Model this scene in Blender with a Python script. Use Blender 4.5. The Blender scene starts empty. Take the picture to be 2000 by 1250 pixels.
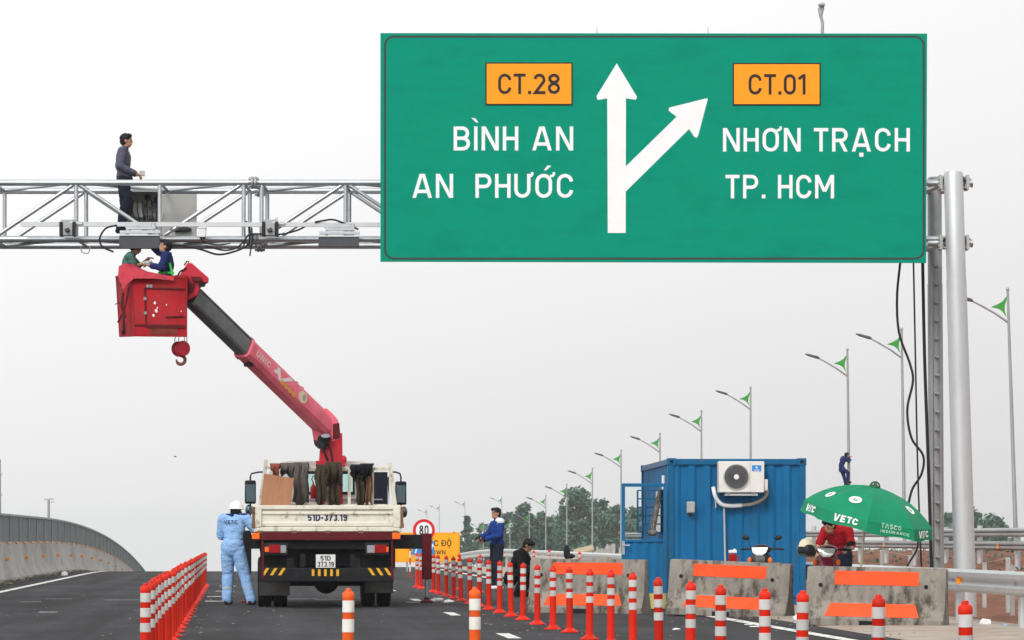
import bpy, bmesh, math, random
from mathutils import Vector, Matrix, noise
R = math.radians
random.seed(7)
scene = bpy.context.scene
COL = scene.collection

# ------------------------------------------------------------------ camera, sky, sun, exposure
HAZE_DENSITY = 0.00021
CAM_H, FPX, CX, HY = 1.19, 6700.0, 1000.0, 1050.0     # eye height, focal length (photo pixels), image centre, horizon row
cam_d = bpy.data.cameras.new('camera'); cam = bpy.data.objects.new('camera', cam_d); COL.objects.link(cam)
cam.location = (0, 0, CAM_H); cam.rotation_euler = (R(90), 0, 0)
cam_d.sensor_width = 36; cam_d.lens = 36*FPX/2000; cam_d.shift_y = (HY-625)/2000
cam_d.clip_start = 0.5; cam_d.clip_end = 6000
scene.camera = cam
SUN_EL, SUN_AZ = 40, 203          # azimuth clockwise from +Y: behind and to the left of the camera
w = bpy.data.worlds.new('World'); scene.world = w; w.use_nodes = True
nt = w.node_tree; nt.nodes.clear()
def wn(t, **k):
    n = nt.nodes.new(t)
    for a, b in k.items(): setattr(n, a, b)
    return n
out = wn('ShaderNodeOutputWorld'); bg1 = wn('ShaderNodeBackground'); bg2 = wn('ShaderNodeBackground'); add = wn('ShaderNodeAddShader')
sky = wn('ShaderNodeTexSky', sky_type='NISHITA', sun_disc=False, sun_elevation=R(SUN_EL), sun_rotation=R(SUN_AZ))
sky.air_density = 1.0; sky.dust_density = 6.0
hs = wn('ShaderNodeHueSaturation'); hs.inputs['Saturation'].default_value = 0.08
nt.links.new(sky.outputs[0], hs.inputs['Color']); nt.links.new(hs.outputs[0], bg1.inputs[0]); bg1.inputs[1].default_value = 0.05
# the overcast deck: whiter overhead and towards the sun's side, greyer low down
tc = wn('ShaderNodeTexCoord'); sep = wn('ShaderNodeSeparateXYZ'); nt.links.new(tc.outputs['Generated'], sep.inputs[0])
m1 = wn('ShaderNodeMath', operation='MULTIPLY_ADD'); nt.links.new(sep.outputs['X'], m1.inputs[0]); m1.inputs[1].default_value = -0.80
nt.links.new(sep.outputs['Z'], m1.inputs[2])
nz = wn('ShaderNodeTexNoise'); nz.inputs['Scale'].default_value = 3.5; nz.inputs['Detail'].default_value = 4
nt.links.new(tc.outputs['Generated'], nz.inputs['Vector'])
m2 = wn('ShaderNodeMath', operation='MULTIPLY_ADD'); nt.links.new(nz.outputs['Fac'], m2.inputs[0]); m2.inputs[1].default_value = 0.11
nt.links.new(m1.outputs[0], m2.inputs[2])
cr = wn('ShaderNodeValToRGB'); m3 = wn('ShaderNodeMath', operation='ADD'); m3.inputs[1].default_value = 0.065; nt.links.new(m2.outputs[0], m3.inputs[0]); nt.links.new(m3.outputs[0], cr.inputs[0])
cr.color_ramp.elements[0].position = 0.0; cr.color_ramp.elements[0].color = (0.765, 0.753, 0.757, 1)
cr.color_ramp.elements[1].position = 0.40; cr.color_ramp.elements[1].color = (1.0, 1.0, 1.0, 1)
nt.links.new(cr.outputs[0], bg2.inputs[0]); bg2.inputs[1].default_value = 0.94
nt.links.new(bg1.outputs[0], add.inputs[0]); nt.links.new(bg2.outputs[0], add.inputs[1]); nt.links.new(add.outputs[0], out.inputs[0])
sd = bpy.data.lights.new('sun', 'SUN'); so = bpy.data.objects.new('sun', sd); COL.objects.link(so)
sd.energy = 1.4; sd.angle = R(14); sd.color = (1.0, 0.97, 0.92)
so.rotation_euler = (R(90-SUN_EL), 0, R(-SUN_AZ+180))
so.location = (-30, -30, 40)
scene.view_settings.view_transform = 'Standard'; scene.view_settings.look = 'None'
scene.view_settings.exposure = 0.0; scene.view_settings.gamma = 1.0
scene.cycles.volume_bounces = 1; scene.cycles.max_bounces = 6; scene.cycles.transparent_max_bounces = 12
scene.cycles.use_denoising = True

# ------------------------------------------------------------------ measuring helpers
A = math.atan(500/FPX)            # the carriageway runs towards photo column 500
CA, SA = math.cos(A), math.sin(A)
def P(px, py, d): return Vector(((px-CX)*d/FPX, d, CAM_H+(HY-py)*d/FPX))
def road_pt(u, v, z=0.0): return Vector((u*CA-v*SA, u*SA+v*CA, z))
def to_uv(p): return (p[0]*CA+p[1]*SA, -p[0]*SA+p[1]*CA)
class Frame:
    """a yawed local frame standing at a ground point; pt() gives the local point on the plane y=yl seen at a photo pixel"""
    def __init__(s, o, ang):
        s.o = Vector(o); s.a = ang; s.c, s.s = math.cos(ang), math.sin(ang)
        s.M = Matrix.Translation(s.o) @ Matrix.Rotation(ang, 4, 'Z'); s.I = s.M.inverted()
    def pt(s, px, py, yl=0.0):
        k = (px-CX)/FPX
        x = (k*(s.o.y+yl*s.c)-s.o.x+yl*s.s)/(s.c-k*s.s)
        Y = s.o.y+x*s.s+yl*s.c
        return Vector((x, yl, CAM_H+(HY-py)*Y/FPX-s.o.z))
    def loc(s, px, py, d): return s.I @ P(px, py, d)
def smooth(a, b, x):
    t = min(1, max(0, (x-a)/(b-a))); return t*t*(3-2*t)
def crest(v, d0):
    e = max(0.0, v-d0)
    if e < 110: z = -2.5e-4*e*e
    else: z = -2.5e-4*110*110-0.055*(e-110)
    return z if z > -12 else min(-12.0, 1.0-.0112*v)
def road_z(u, v): return crest(v, 112+18*smooth(1, 4, u))
def land_z(u, v):
    z = -0.027*max(0, v-160) if v < 420 else min(-7.02-0.012*(v-420), 1.0-.0112*v)
    b = smooth(16, 24, u)*1.0-smooth(10.3, 12.5, u)*0.45
    return z+b*(1-smooth(170, 300, v))+0.10*noise.noise((u*.5, v*.25, 0))+(.22*noise.noise((u*.9, v*.5, 4))+.12*noise.noise((u*2.1, v*1.3, 9)))*smooth(10.6, 12, u)*(1-smooth(34, 50, u))
def gz(u, v):
    if -7.6 <= u <= 10.3: return road_z(u, v)
    if u > 10.3:
        t = smooth(10.3, 13, u); return road_z(10.3, v)*(1-t)+land_z(u, v)*t
    return road_z(-7.6, v)-2.5*smooth(-7.6, -14, u)
def ground(px, d):
    p = P(px, HY, d); u, v = to_uv(p); p.z = gz(u, v); return p

# ------------------------------------------------------------------ materials
MATS = {}
def mat(name, col, rough=0.6, metal=0.0, var=0.0, scale=4.0, stain=None, stain_amt=0.4, stain_scale=1.2, bump=0.0, bscale=40.0, stretch=None, spec=0.16, alpha=None, coat=0.0, thresh=(0.5, 0.68)):
    if name in MATS: return MATS[name]
    if metal > .4: spec = .5
    m = bpy.data.materials.new(name); m.use_nodes = True; t = m.node_tree; b = t.nodes['Principled BSDF']
    b.inputs['Roughness'].default_value = rough; b.inputs['Metallic'].default_value = metal
    b.inputs['Specular IOR Level'].default_value = spec
    if coat: b.inputs['Coat Weight'].default_value = coat; b.inputs['Coat Roughness'].default_value = 0.15
    c = (*col, 1) if len(col) == 3 else col
    b.inputs['Base Color'].default_value = c
    if var or stain or bump:
        tcn = t.nodes.new('ShaderNodeTexCoord'); vec = tcn.outputs['Object']
        if stretch:
            mp = t.nodes.new('ShaderNodeMapping'); mp.inputs['Scale'].default_value = stretch
            t.links.new(vec, mp.inputs[0]); vec = mp.outputs[0]
        cur = None
        if var:
            n = t.nodes.new('ShaderNodeTexNoise'); n.inputs['Scale'].default_value = scale; n.inputs['Detail'].default_value = 6; n.inputs['Roughness'].default_value = 0.65
            t.links.new(vec, n.inputs['Vector'])
            r = t.nodes.new('ShaderNodeMapRange'); r.inputs[1].default_value = 0.3; r.inputs[2].default_value = 0.7
            r.inputs[3].default_value = 1-var; r.inputs[4].default_value = 1+var
            t.links.new(n.outputs['Fac'], r.inputs[0])
            mx = t.nodes.new('ShaderNodeVectorMath'); mx.operation = 'SCALE'; mx.inputs[0].default_value = c[:3]
            t.links.new(r.outputs[0], mx.inputs['Scale']); cur = mx.outputs[0]
        if stain:
            n = t.nodes.new('ShaderNodeTexNoise'); n.inputs['Scale'].default_value = stain_scale; n.inputs['Detail'].default_value = 8; n.inputs['Roughness'].default_value = 0.7
            t.links.new(vec, n.inputs['Vector'])
            r = t.nodes.new('ShaderNodeMapRange'); r.inputs[1].default_value = thresh[0]; r.inputs[2].default_value = thresh[1]
            r.inputs[3].default_value = 0; r.inputs[4].default_value = stain_amt
            t.links.new(n.outputs['Fac'], r.inputs[0])
            mx = t.nodes.new('ShaderNodeMix'); mx.data_type = 'RGBA'
            t.links.new(r.outputs[0], mx.inputs[0])
            if cur: t.links.new(cur, mx.inputs[6])
            else: mx.inputs[6].default_value = c
            mx.inputs[7].default_value = (*stain, 1); cur = mx.outputs[2]
        if cur: t.links.new(cur, b.inputs['Base Color'])
        if bump:
            n = t.nodes.new('ShaderNodeTexNoise'); n.inputs['Scale'].default_value = bscale; n.inputs['Detail'].default_value = 4
            t.links.new(vec, n.inputs['Vector'])
            bp = t.nodes.new('ShaderNodeBump'); bp.inputs['Strength'].default_value = bump; bp.inputs['Distance'].default_value = 0.02
            t.links.new(n.outputs['Fac'], bp.inputs['Height']); t.links.new(bp.outputs[0], b.inputs['Normal'])
    if alpha is not None:
        b.inputs['Transmission Weight'].default_value = alpha; b.inputs['IOR'].default_value = 1.02
    MATS[name] = m; return m
def asphalt_mat():
    """dark asphalt: speckle, cross-lane mottling, wheel tracks running with the road, dusty shoulders' patches"""
    m = bpy.data.materials.new('asphalt'); m.use_nodes = True; t = m.node_tree; b = t.nodes['Principled BSDF']; N = t.nodes.new; L = t.links.new
    b.inputs['Roughness'].default_value = .93; b.inputs['Specular IOR Level'].default_value = .15
    tcn = N('ShaderNodeTexCoord'); rot = N('ShaderNodeMapping'); rot.inputs['Rotation'].default_value = (0, 0, -A); L(tcn.outputs['Object'], rot.inputs[0])
    def ns(sc, det, st):
        mp = N('ShaderNodeMapping'); mp.inputs['Scale'].default_value = st; L(rot.outputs[0], mp.inputs[0])
        n = N('ShaderNodeTexNoise'); n.inputs['Scale'].default_value = sc; n.inputs['Detail'].default_value = det; n.inputs['Roughness'].default_value = .65; L(mp.outputs[0], n.inputs['Vector']); return n.outputs['Fac']
    def rng(f, a0, a1, b0, b1):
        r = N('ShaderNodeMapRange'); r.inputs[1].default_value = a0; r.inputs[2].default_value = a1; r.inputs[3].default_value = b0; r.inputs[4].default_value = b1; L(f, r.inputs[0]); return r.outputs[0]
    def mul(x, y): k = N('ShaderNodeMath'); k.operation = 'MULTIPLY'; L(x, k.inputs[0]); L(y, k.inputs[1]); return k.outputs[0]
    f = rng(ns(40, 3, (1, .25, 1)), .3, .7, .80, 1.22)
    f = mul(f, rng(ns(1.1, 5, (1, .02, 1)), .34, .66, .70, 1.30))        # tracks along the lanes
    f = mul(f, rng(ns(.6, 6, (1, .35, 1)), .35, .65, .74, 1.26))        # large patches
    f = mul(f, rng(ns(3.0, 6, (.25, 1.2, 1)), .58, .70, 1.0, 1.9))     # pale dusty scuffs across
    v = N('ShaderNodeVectorMath'); v.operation = 'SCALE'; v.inputs[0].default_value = (.0425, .041, .0445); L(f, v.inputs['Scale']); L(v.outputs[0], b.inputs['Base Color'])
    bp = N('ShaderNodeBump'); bp.inputs['Strength'].default_value = .5; bp.inputs['Distance'].default_value = .02; L(ns(60, 3, (1, 1, 1)), bp.inputs['Height']); L(bp.outputs[0], b.inputs['Normal'])
    MATS['asphalt'] = m; return m
asphalt = asphalt_mat()
def vary(m, amt):
    """each object carrying the material gets its own slight fading"""
    t = m.node_tree; b = t.nodes['Principled BSDF']; l = b.inputs['Base Color'].links
    oi = t.nodes.new('ShaderNodeObjectInfo'); r = t.nodes.new('ShaderNodeMapRange'); r.inputs[3].default_value = 1-amt; r.inputs[4].default_value = 1+amt*.6; t.links.new(oi.outputs['Random'], r.inputs[0])
    v = t.nodes.new('ShaderNodeVectorMath'); v.operation = 'SCALE'; t.links.new(l[0].from_socket, v.inputs[0]); t.links.new(r.outputs[0], v.inputs['Scale']); t.links.new(v.outputs[0], b.inputs['Base Color'])
lane_paint = mat('road_paint', (.70, .70, .67), .7, var=.15, scale=6, stain=(.12, .12, .12), stain_amt=.85, stain_scale=7, thresh=(.5, .62), stretch=(1, .4, 1))
faint_paint = mat('worn_road_paint', (.30, .30, .30), .7, var=.3, scale=9, stain=(.1, .1, .1), stain_amt=.9, stain_scale=6, thresh=(.42, .6))
verge_m = mat('dusty_concrete', (.36, .31, .26), .9, var=.2, scale=2, stain=(.25, .16, .11), stain_amt=.6, stain_scale=.8)
soil = mat('red_soil', (.185, .078, .048), .95, var=.4, scale=1.6, stain=(.085, .06, .035), stain_amt=.8, stain_scale=.7, bump=1.0, bscale=6)
grass_far = mat('dry_grass', (.075, .085, .045), .95, var=.35, scale=.08, stain=(.12, .10, .06), stain_amt=.6, stain_scale=.03)
concrete = mat('concrete', (.245, .222, .192), .85, var=.25, scale=6, stain=(.055, .046, .036), stain_amt=.9, stain_scale=4.2, bump=.4, bscale=30, stretch=(1, 1, .45), thresh=(.48, .60))
concrete_pale = mat('pale_concrete', (.44, .43, .40), .85, var=.12, scale=1.5, stain=(.20, .185, .165), stain_amt=.7, stain_scale=.9, stretch=(1, .25, .6))
galv = mat('galvanised_steel', (.50, .525, .55), .36, metal=.85, var=.16, scale=5, stain=(.34, .35, .37), stain_amt=.5, stain_scale=2.5)
galv_pale = mat('pale_galvanised_steel', (.56, .58, .59), .40, metal=.5, var=.12, scale=3, stain=(.38, .385, .39), stain_amt=.5, stain_scale=3, stretch=(1, 1, .3))
galv_dull = mat('dull_galvanised_steel', (.36, .37, .38), .5, metal=.5, var=.15, scale=4, stain=(.22, .20, .17), stain_amt=.5, stain_scale=1.5, stretch=(1, 1, .3))
sign_green = mat('sign_green', (.0005, .262, .168), .5, var=.05, scale=2.2, stain=(.001, .20, .135), stain_amt=.85, stain_scale=1.5, bump=.04, bscale=3, thresh=(.50, .75), stretch=(.5, 1, 1.6), spec=.03)
sign_orange = mat('sign_orange', (.93, .32, .012), .45, var=.05, scale=3)
sign_white = mat('sign_white', (.83, .83, .84), .4, var=.05, scale=3)
sign_dark = mat('sign_dark', (.045, .05, .05), .5)
sign_ink = mat('sign_ink', (.028, .022, .022), .5)
orange_patch = mat('orange_reflective', (.88, .075, .010), .35, var=.06, scale=6, stain=(.6, .12, .05), stain_amt=.4, stain_scale=5)
post_red = mat('post_red', (.66, .022, .007), .45, var=.08, scale=5, stain=(.42, .03, .018), stain_amt=.45, stain_scale=6)
post_grey = mat('post_band_grey', (.52, .51, .49), .4, var=.1, scale=8, stain=(.33, .31, .28), stain_amt=.5, stain_scale=9)
post_white = mat('post_band_white', (.78, .76, .70), .4, var=.1, scale=8, stain=(.45, .38, .30), stain_amt=.4, stain_scale=9)
post_orange = mat('post_orange', (.84, .12, .02), .45, var=.1, scale=8)
crane_red = mat('crane_red', (.50, .022, .042), .42, var=.13, scale=4, stain=(.40, .06, .06), stain_amt=.5, stain_scale=3)
boom_red = mat('boom_red', (.84, .165, .225), .45, var=.12, scale=4, stain=(.62, .085, .125), stain_amt=.6, stain_scale=3)
bucket_red = mat('bucket_red', (.33, .008, .014), .65, var=.18, scale=5, stain=(.22, .03, .03), stain_amt=.6, stain_scale=3)
dark_red = mat('dark_red', (.105, .007, .012), .5, var=.2, scale=6, stain=(.10, .02, .02), stain_amt=.7, stain_scale=4)
boom_grey = mat('inner_boom_grey', (.15, .158, .158), .45, metal=.2, var=.2, scale=4, stain=(.16, .16, .15), stain_amt=.5, stain_scale=3)
truck_cream = mat('truck_cream', (.72, .69, .58), .5, var=.08, scale=5, stain=(.22, .13, .07), stain_amt=.85, stain_scale=5.5, thresh=(.55, .68))
cab_white = mat('cab_white', (.87, .87, .86), .35, var=.05, scale=5, stain=(.5, .48, .44), stain_amt=.4, stain_scale=3, coat=.3)
black_steel = mat('black_steel', (.011, .011, .014), .55, var=.3, scale=6, stain=(.035, .03, .026), stain_amt=.5, stain_scale=4)
rubber = mat('rubber', (.010, .010, .011), .8, var=.3, scale=8)
black_plastic = mat('black_plastic', (.02, .022, .026), .4)
cable_black = mat('cable_black', (.02, .02, .024), .5)
hazard_yellow = mat('hazard_yellow', (.80, .42, .02), .5, var=.1, scale=8, stain=(.2, .12, .04), stain_amt=.5, stain_scale=8)
lamp_red = mat('lamp_red', (.30, .007, .010), .25)
lamp_orange = mat('lamp_orange', (.9, .16, .02), .25)
lamp_clear = mat('lamp_clear', (.30, .30, .33), .15)
plate_white = mat('plate_white', (.72, .72, .72), .45, var=.08, scale=20)
ink_blue = mat('lettering_blue', (.02, .022, .11), .5)
mirror_glass = mat('mirror_glass', (.10, .15, .17), .06, metal=.8)
teal_glass = mat('teal_glass', (.58, .86, .80), .03, alpha=1.0)
dark_glass = mat('dark_glass', (.01, .014, .02), .08, spec=.8)
clear_glass = mat('clear_glass', (.92, .97, .97), .03, alpha=1.0)
plywood = mat('plywood', (.34, .165, .09), .75, var=.12, scale=3, stain=(.25, .11, .06), stain_amt=.5, stain_scale=2, stretch=(4, 1, .5))
container_blue = mat('container_blue', (.005, .122, .29), .45, var=.12, scale=3, stain=(.02, .085, .16), stain_amt=.7, stain_scale=2.2, stretch=(1, 1, .4))
container_trim = mat('container_trim', (.006, .105, .235), .45, var=.15, scale=5, stain=(.10, .07, .05), stain_amt=.4, stain_scale=4, thresh=(.58, .7))
aircon_white = mat('aircon_white', (.70, .69, .66), .45, var=.05, scale=4, stain=(.5, .47, .4), stain_amt=.4, stain_scale=3)
pvc_white = mat('pipe_white', (.72, .73, .74), .45)
box_grey = mat('box_grey', (.42, .43, .42), .5, var=.1, scale=5)
cabinet_grey = mat('cabinet_grey', (.36, .36, .34), .45, var=.06, scale=4)
umbrella_green = mat('umbrella_green', (.003, .215, .100), .6, var=.10, scale=4, stain=(.003, .155, .075), stain_amt=.5, stain_scale=2.5)
cream = mat('cream_paint', (.68, .62, .45), .4)
scooter_maroon = mat('scooter_maroon', (.16, .012, .03), .22, coat=.6)
scooter_black = mat('scooter_black', (.02, .02, .022), .3)
chrome = mat('headlamp_lens', (.88, .89, .90), .12, metal=.35)
lamp_green = mat('lamp_wing_green', (.05, .30, .05), .5)
sign_yellow = mat('sign_yellow', (.93, .40, .015), .5, var=.05, scale=2)
sign_redring = mat('sign_red', (.62, .02, .035), .45)
sign_blue = mat('sign_blue', (.03, .24, .62), .45)
bark = mat('bark', (.10, .075, .05), .9, var=.3, scale=8)
noise_panel = mat('noise_panel', (.24, .275, .275), .55, metal=.15, var=.12, scale=3, stain=(.15, .165, .16), stain_amt=.5, stain_scale=1.2)
amber = mat('amber_reflector', (.95, .30, .01), .3)
litter_white = mat('litter_white', (.75, .74, .72), .6, var=.1, scale=20)
skin = mat('skin', (.42, .22, .14), .55, var=.06, scale=20)
hair_m = mat('hair_black', (.010, .009, .010), .5, var=.3, scale=60)

vary(post_red, .22); vary(post_grey, .2)
# ------------------------------------------------------------------ mesh helpers
class MB:
    def __init__(s): s.v = []; s.f = []; s.m = []; s.mi = 0
    def add(s, vs, fs, M=None):
        o = len(s.v)
        s.v += [tuple(M @ Vector(p)) if M is not None else tuple(p) for p in vs]
        s.f += [tuple(i+o for i in f) for f in fs]; s.m += [s.mi]*len(fs); return s
    def box(s, c, d, rz=0, M=None, rx=0, ry=0):
        x, y, z = d[0]/2, d[1]/2, d[2]/2
        vs = [(-x, -y, -z), (x, -y, -z), (x, y, -z), (-x, y, -z), (-x, -y, z), (x, -y, z), (x, y, z), (-x, y, z)]
        fs = [(0, 3, 2, 1), (4, 5, 6, 7), (0, 1, 5, 4), (1, 2, 6, 5), (2, 3, 7, 6), (3, 0, 4, 7)]
        T = Matrix.Translation(Vector(c))
        if rz: T = T @ Matrix.Rotation(rz, 4, 'Z')
        if ry: T = T @ Matrix.Rotation(ry, 4, 'Y')
        if rx: T = T @ Matrix.Rotation(rx, 4, 'X')
        return s.add(vs, fs, M @ T if M is not None else T)
    def span(s, a, b):
        return s.box([(a[i]+b[i])/2 for i in range(3)], [abs(b[i]-a[i]) for i in range(3)])
    def bar(s, p, q, wd, ht, up=(0, 0, 1)):
        p, q = Vector(p), Vector(q); y = (q-p); L = y.length; y.normalize(); up = Vector(up)
        x = y.cross(up)
        if x.length < 1e-4: x = y.cross(Vector((0, 1, 0)))
        x.normalize(); z = x.cross(y)
        M = Matrix(((x.x, y.x, z.x, 0), (x.y, y.y, z.y, 0), (x.z, y.z, z.z, 0), (0, 0, 0, 1)))
        return s.box((0, 0, 0), (wd, L, ht), M=Matrix.Translation((p+q)/2) @ M)
    def tube(s, pts, r, n=8, cap=True):
        pts = [Vector(p) for p in pts]; k = len(pts)
        rs = r if isinstance(r, (list, tuple)) else [r]*k
        vs, fs = [], []; nrm = None
        for i in range(k):
            t = (pts[min(i+1, k-1)]-pts[max(i-1, 0)]).normalized()
            if nrm is None:
                nrm = t.cross(Vector((0, 0, 1)))
                if nrm.length < .05: nrm = t.cross(Vector((1, 0, 0)))
            nrm = (nrm-t*nrm.dot(t)).normalized(); b = t.cross(nrm)
            for j in range(n):
                a = 2*math.pi*j/n; vs.append(pts[i]+(nrm*math.cos(a)+b*math.sin(a))*rs[i])
        for i in range(k-1):
            for j in range(n):
                fs.append((i*n+j, i*n+(j+1) % n, (i+1)*n+(j+1) % n, (i+1)*n+j))
        if cap: fs += [tuple(range(n-1, -1, -1)), tuple(range((k-1)*n, k*n))]
        return s.add(vs, fs)
    def cyl(s, p, q, r, n=12, r2=None): return s.tube([p, q], [r, r if r2 is None else r2], n)
    def lathe(s, prof, n=16, M=None, cap=True):
        vs, fs = [], []; k = len(prof)
        for (r, z) in prof:
            for j in range(n):
                a = 2*math.pi*j/n; vs.append((r*math.cos(a), r*math.sin(a), z))
        for i in range(k-1):
            for j in range(n): fs.append((i*n+j, i*n+(j+1) % n, (i+1)*n+(j+1) % n, (i+1)*n+j))
        if cap and prof[0][0] > 1e-6: fs.append(tuple(range(n-1, -1, -1)))
        if cap and prof[-1][0] > 1e-6: fs.append(tuple(range((k-1)*n, k*n)))
        return s.add(vs, fs, M)
    def ell(s, c, r, M=None, n=14, k=9):
        prof = [(max(1e-7, math.sin(math.pi*i/k)), -math.cos(math.pi*i/k)) for i in range(k+1)]
        T = Matrix.Translation(Vector(c))
        if M is not None: T = T @ M
        return s.lathe(prof, n, T @ Matrix.Diagonal((r[0], r[1], r[2], 1)))
    def capsule(s, p, q, r1, r2, n=12):
        p, q = Vector(p), Vector(q); t = (q-p)
        if t.length < 1e-5: return s.ell(p, (r1, r1, r1))
        t.normalize(); pts, rs = [], []
        for i in range(5):
            a = math.pi/2*(1-i/4); pts.append(p-t*r1*math.sin(a)); rs.append(max(1e-4, r1*math.cos(a)))
        for i in range(5):
            a = math.pi/2*i/4; pts.append(q+t*r2*math.sin(a)); rs.append(max(1e-4, r2*math.cos(a)))
        return s.tube(pts, rs, n)
    def prism(s, poly, y0, y1, M=None):
        """polygon in local x,z extruded along y (front face at y0 looks towards -y)"""
        n = len(poly)
        vs = [(x, y0, z) for x, z in poly]+[(x, y1, z) for x, z in poly]
        fs = [tuple(range(n)), tuple(range(2*n-1, n-1, -1))]+[(i+n, (i+1) % n+n, (i+1) % n, i) for i in range(n)]
        return s.add(vs, fs, M)
    def mesh(s, name, mats, flat=False, ang=40):
        me = bpy.data.meshes.new(name); me.from_pydata(s.v, [], s.f); me.validate()
        bm = bmesh.new(); bm.from_mesh(me); bmesh.ops.recalc_face_normals(bm, faces=bm.faces) if not flat else None
        bm.to_mesh(me); bm.free()
        for m_ in (mats if isinstance(mats, (list, tuple)) else [mats]): me.materials.append(m_)
        if len(me.polygons) == len(s.m): me.polygons.foreach_set('material_index', s.m)
        me.polygons.foreach_set('use_smooth', [True]*len(me.polygons))
        me.set_sharp_from_angle(angle=R(ang)); me.update(); return me
def obj(name, mb, mats, parent=None, bev=0, flat=False, ang=40, label=None):
    me = mb if isinstance(mb, bpy.types.Mesh) else mb.mesh(name, mats, flat, ang)
    o = bpy.data.objects.new(name, me); COL.objects.link(o)
    if parent: o.parent = parent
    if label: o['label'] = label
    if bev:
        b = o.modifiers.new('bevel', 'BEVEL'); b.width = bev; b.segments = 2; b.limit_method = 'ANGLE'; b.angle_limit = R(50)
    return o
def tag(o, label, cat, group=None):
    o['label'] = label; o['category'] = cat
    if group: o['group'] = group
    return o
def thing(name, label, cat, loc=(0, 0, 0), rz=0, group=None):
    o = bpy.data.objects.new(name, None); COL.objects.link(o); o.location = loc; o.rotation_euler = (0, 0, rz); o.empty_display_size = .2
    return tag(o, label, cat, group)
def struct(name, mb, m, **k):
    o = obj(name, mb, m, **k); o['kind'] = 'structure'; return o
def dup(root, loc=None, rz=None, label=None):
    r = root.copy(); COL.objects.link(r)
    if loc is not None: r.location = loc
    if rz is not None: r.rotation_euler = (0, 0, rz)
    if label: r['label'] = label
    for ch in root.children:
        c = ch.copy(); COL.objects.link(c); c.parent = r
        for g in ch.children:
            d = g.copy(); COL.objects.link(d); d.parent = c
    return r
ORD = ['first', 'second', 'third', 'fourth', 'fifth', 'sixth', 'seventh', 'eighth', 'ninth', 'tenth', 'eleventh', 'twelfth', 'thirteenth', 'fourteenth', 'fifteenth', 'sixteenth', 'seventeenth', 'eighteenth', 'nineteenth', 'twentieth']
ORD += ['twenty-'+o for o in ORD[:9]]+['thirtieth']+['thirty-'+o for o in ORD[:9]]

# ------------------------------------------------------------------ stroke lettering (uniform-stroke capitals, cap height 1)
TS = 0.072                        # half a stroke
def arc(cx, cy, rx, ry, a0, a1, n=9):
    return [(cx+rx*math.cos(R(a0+(a1-a0)*i/n)), cy+ry*math.sin(R(a0+(a1-a0)*i/n))) for i in range(n+1)]
def ribbon(pts, h, closed=False):
    n = len(pts); L, Rr = [], []
    for i in range(n):
        p = Vector(pts[i])
        a = Vector(pts[i-1]) if (i > 0 or closed) else None
        b = Vector(pts[(i+1) % n]) if (i < n-1 or closed) else None
        d1 = (p-a).normalized() if a is not None else (b-p).normalized()
        d2 = (b-p).normalized() if b is not None else d1
        n1 = Vector((-d1.y, d1.x)); n2 = Vector((-d2.y, d2.x)); m = (n1+n2)
        if m.length < 1e-3: m = n1
        m.normalize(); k = h/max(.35, m.dot(n1))
        L.append(p+m*k); Rr.append(p-m*k)
    quads = []
    for i in range(n if closed else n-1):
        j = (i+1) % n; quads.append([Rr[i], Rr[j], L[j], L[i]])
    return quads
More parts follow.
